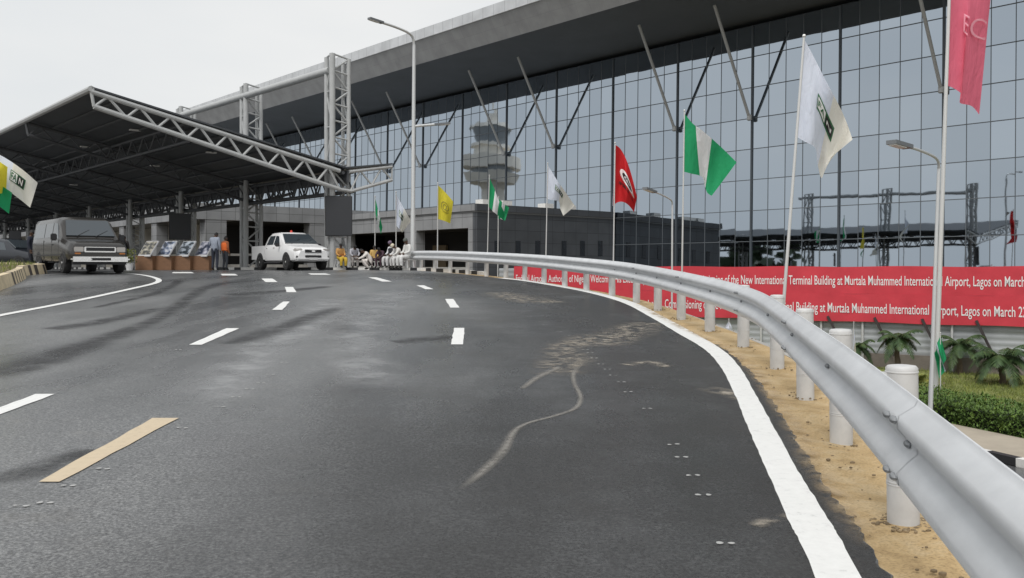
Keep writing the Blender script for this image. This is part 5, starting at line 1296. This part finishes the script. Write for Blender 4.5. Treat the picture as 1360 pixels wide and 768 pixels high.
person('person in an orange vest standing right of the man at the display stands', put(299, 41.6), R(150), STAND, (.30, .10, .04), (.035, .04, .05), 1.60, 1.05, vest=(.72, .15, .03))
person('dark clothed person standing right behind the van', put(159.5, 41.0), R(10), STAND, (.02, .02, .022), (.018, .018, .02), 1.66)
person('dark clothed person standing left of the potted plant', put(165.5, 41.3), R(-20), STAND, (.025, .022, .022), (.05, .022, .018), 1.60)
person('person in dark blue standing at the rear of the van', put(41, 36.8), R(100), STAND, (.02, .024, .04), (.018, .02, .028), 1.68, 1.1)
GR = 'people resting on the kerb under the tall tower'
kz = .10
person('woman in a yellow and gold dress seated beside the pickup', put(452, 43.7, kz), R(35), SIT, (.55, .30, .10), (.58, .40, .045), 1.62, 1.15, 1.5, robe=False, group=GR)
person('person in a pale grey shirt seated behind the woman in yellow', put(470, 44.4, kz), R(20), LEAN, (.42, .42, .46), (.30, .28, .27), 1.7, 1.1, group=GR)
person('man in white robes crouching forward on the kerb', put(489, 42.5, .02), R(-75), CROUCH, (.68, .64, .60), (.66, .61, .57), 1.74, 1.25, 1.5, group=GR)
person('person in a mustard top seated behind the crouching man', put(497, 44.0, kz), R(10), SIT, (.55, .36, .12), (.10, .06, .07), 1.5, 1.1, group=GR)
person('person in dark maroon seated between the crouching man and the man in a black vest', put(507, 43.6, kz), R(-20), LEAN, (.06, .03, .045), (.07, .035, .05), 1.5, 1.1, group=GR)
person('seated person in a black vest over a white shirt, lilac cap', put(520, 43.2, kz), R(-40), SIT, (.70, .70, .72), (.58, .57, .57), 1.76, 1.1, 1.3, cap=(.16, .12, .17), vest=(.02, .02, .025), group=GR)
person('man in a pale tunic and cream cap leaning forward on a seat', put(531, 43.0, kz), R(-55), LEAN, (.62, .60, .57), (.62, .61, .60), 1.74, 1.15, 1.4, cap=(.60, .54, .42), group=GR)
person('man in a long white robe and dark cap seated nearest the street lamp', put(541.0, 42.75, kz), R(-50), SIT, (.66, .66, .64), (.66, .66, .65), 1.92, 1.2, 1.5, cap=(.10, .11, .10), group=GR)
# low wall and chairs they sit on
def stool(px, Y, label, rz):
    o = thing('plastic_chair', label, 'chair', put(px, Y, kz), rz, 'white plastic chairs on the kerb')
    rbox(o, 'seat', (0, .05, .40), (.40, .38, .03), M['plastic'], .012)
    for sx in (-1, 1):
        for y in (-.11, .22):
            mb = MB(); mb.tube([(sx*.16, y, .39), (sx*.20, y*1.15, 0)], .018, 8); mb.build('leg', M['plastic'], o, world=False)
for px, Y, rz, l in ((452, 43.7, R(35), 'white plastic chair under the woman in yellow'), (470, 44.4, R(20), 'white plastic chair under the person in pale grey'), (497, 44.0, R(10), 'white plastic chair under the person in mustard'), (507, 43.6, R(-20), 'white plastic chair under the person in maroon'),
                     (520, 43.2, R(-40), 'white plastic chair under the person in the black vest'), (531, 43.0, R(-55), 'white plastic chair under the man in the cream cap'), (541, 42.75, R(-50), 'white plastic chair under the man nearest the street lamp')):
    stool(px, Y, l, rz)

# ------------------------------------------------------------------ world, sun, camera
w = bpy.data.worlds.new('World'); S.world = w; w.use_nodes = True
N = w.node_tree.nodes; L = w.node_tree.links; bg = N['Background']
sky = N.new('ShaderNodeTexSky'); sky.sky_type = 'NISHITA'; sky.sun_disc = False; sky.sun_elevation = R(52); sky.sun_rotation = R(205); sky.dust_density = 4; sky.air_density = 1.2
tc = N.new('ShaderNodeTexCoord'); nz = N.new('ShaderNodeTexNoise'); nz.inputs['Scale'].default_value = 1.6; nz.inputs['Detail'].default_value = 5
mp = N.new('ShaderNodeMapping'); mp.inputs['Scale'].default_value = (1, 1, 3.0); L.new(tc.outputs['Generated'], mp.inputs[0]); L.new(mp.outputs[0], nz.inputs['Vector'])
cl = ramp(N, [(.3, (7.1, 7.45, 7.75)), (.55, (8.0, 8.15, 8.2)), (.75, (8.7, 8.7, 8.6))]); L.new(nz.outputs['Fac'], cl.inputs[0])
mx = N.new('ShaderNodeMix'); mx.data_type = 'RGBA'; mx.inputs[0].default_value = .93; L.new(sky.outputs[0], mx.inputs[6]); L.new(cl.outputs[0], mx.inputs[7])
L.new(mx.outputs[2], bg.inputs[0]); bg.inputs[1].default_value = .105
sl_ = bpy.data.lights.new('sun', 'SUN'); sl_.energy = 2.0; sl_.angle = R(25); sl_.color = (1, .975, .945)
so = bpy.data.objects.new('sun', sl_); COL.objects.link(so); so.rotation_euler = (R(38), 0, R(-25)); so.location = (0, 0, 60)
cd = bpy.data.cameras.new('camera'); cam = bpy.data.objects.new('camera', cd); COL.objects.link(cam)
cam.location = (0, 0, 0); cam.rotation_euler = (R(90), 0, 0); cd.sensor_width = 36; cd.lens = 36*F/1360; cd.shift_y = (HY-384)/1360.0
cd.clip_start = .05; cd.clip_end = 6000; S.camera = cam
S.view_settings.view_transform = 'Standard'; S.view_settings.look = 'None'; S.view_settings.exposure = 0.0; S.view_settings.gamma = 1
S.cycles.max_bounces = 6; S.cycles.transparent_max_bounces = 12
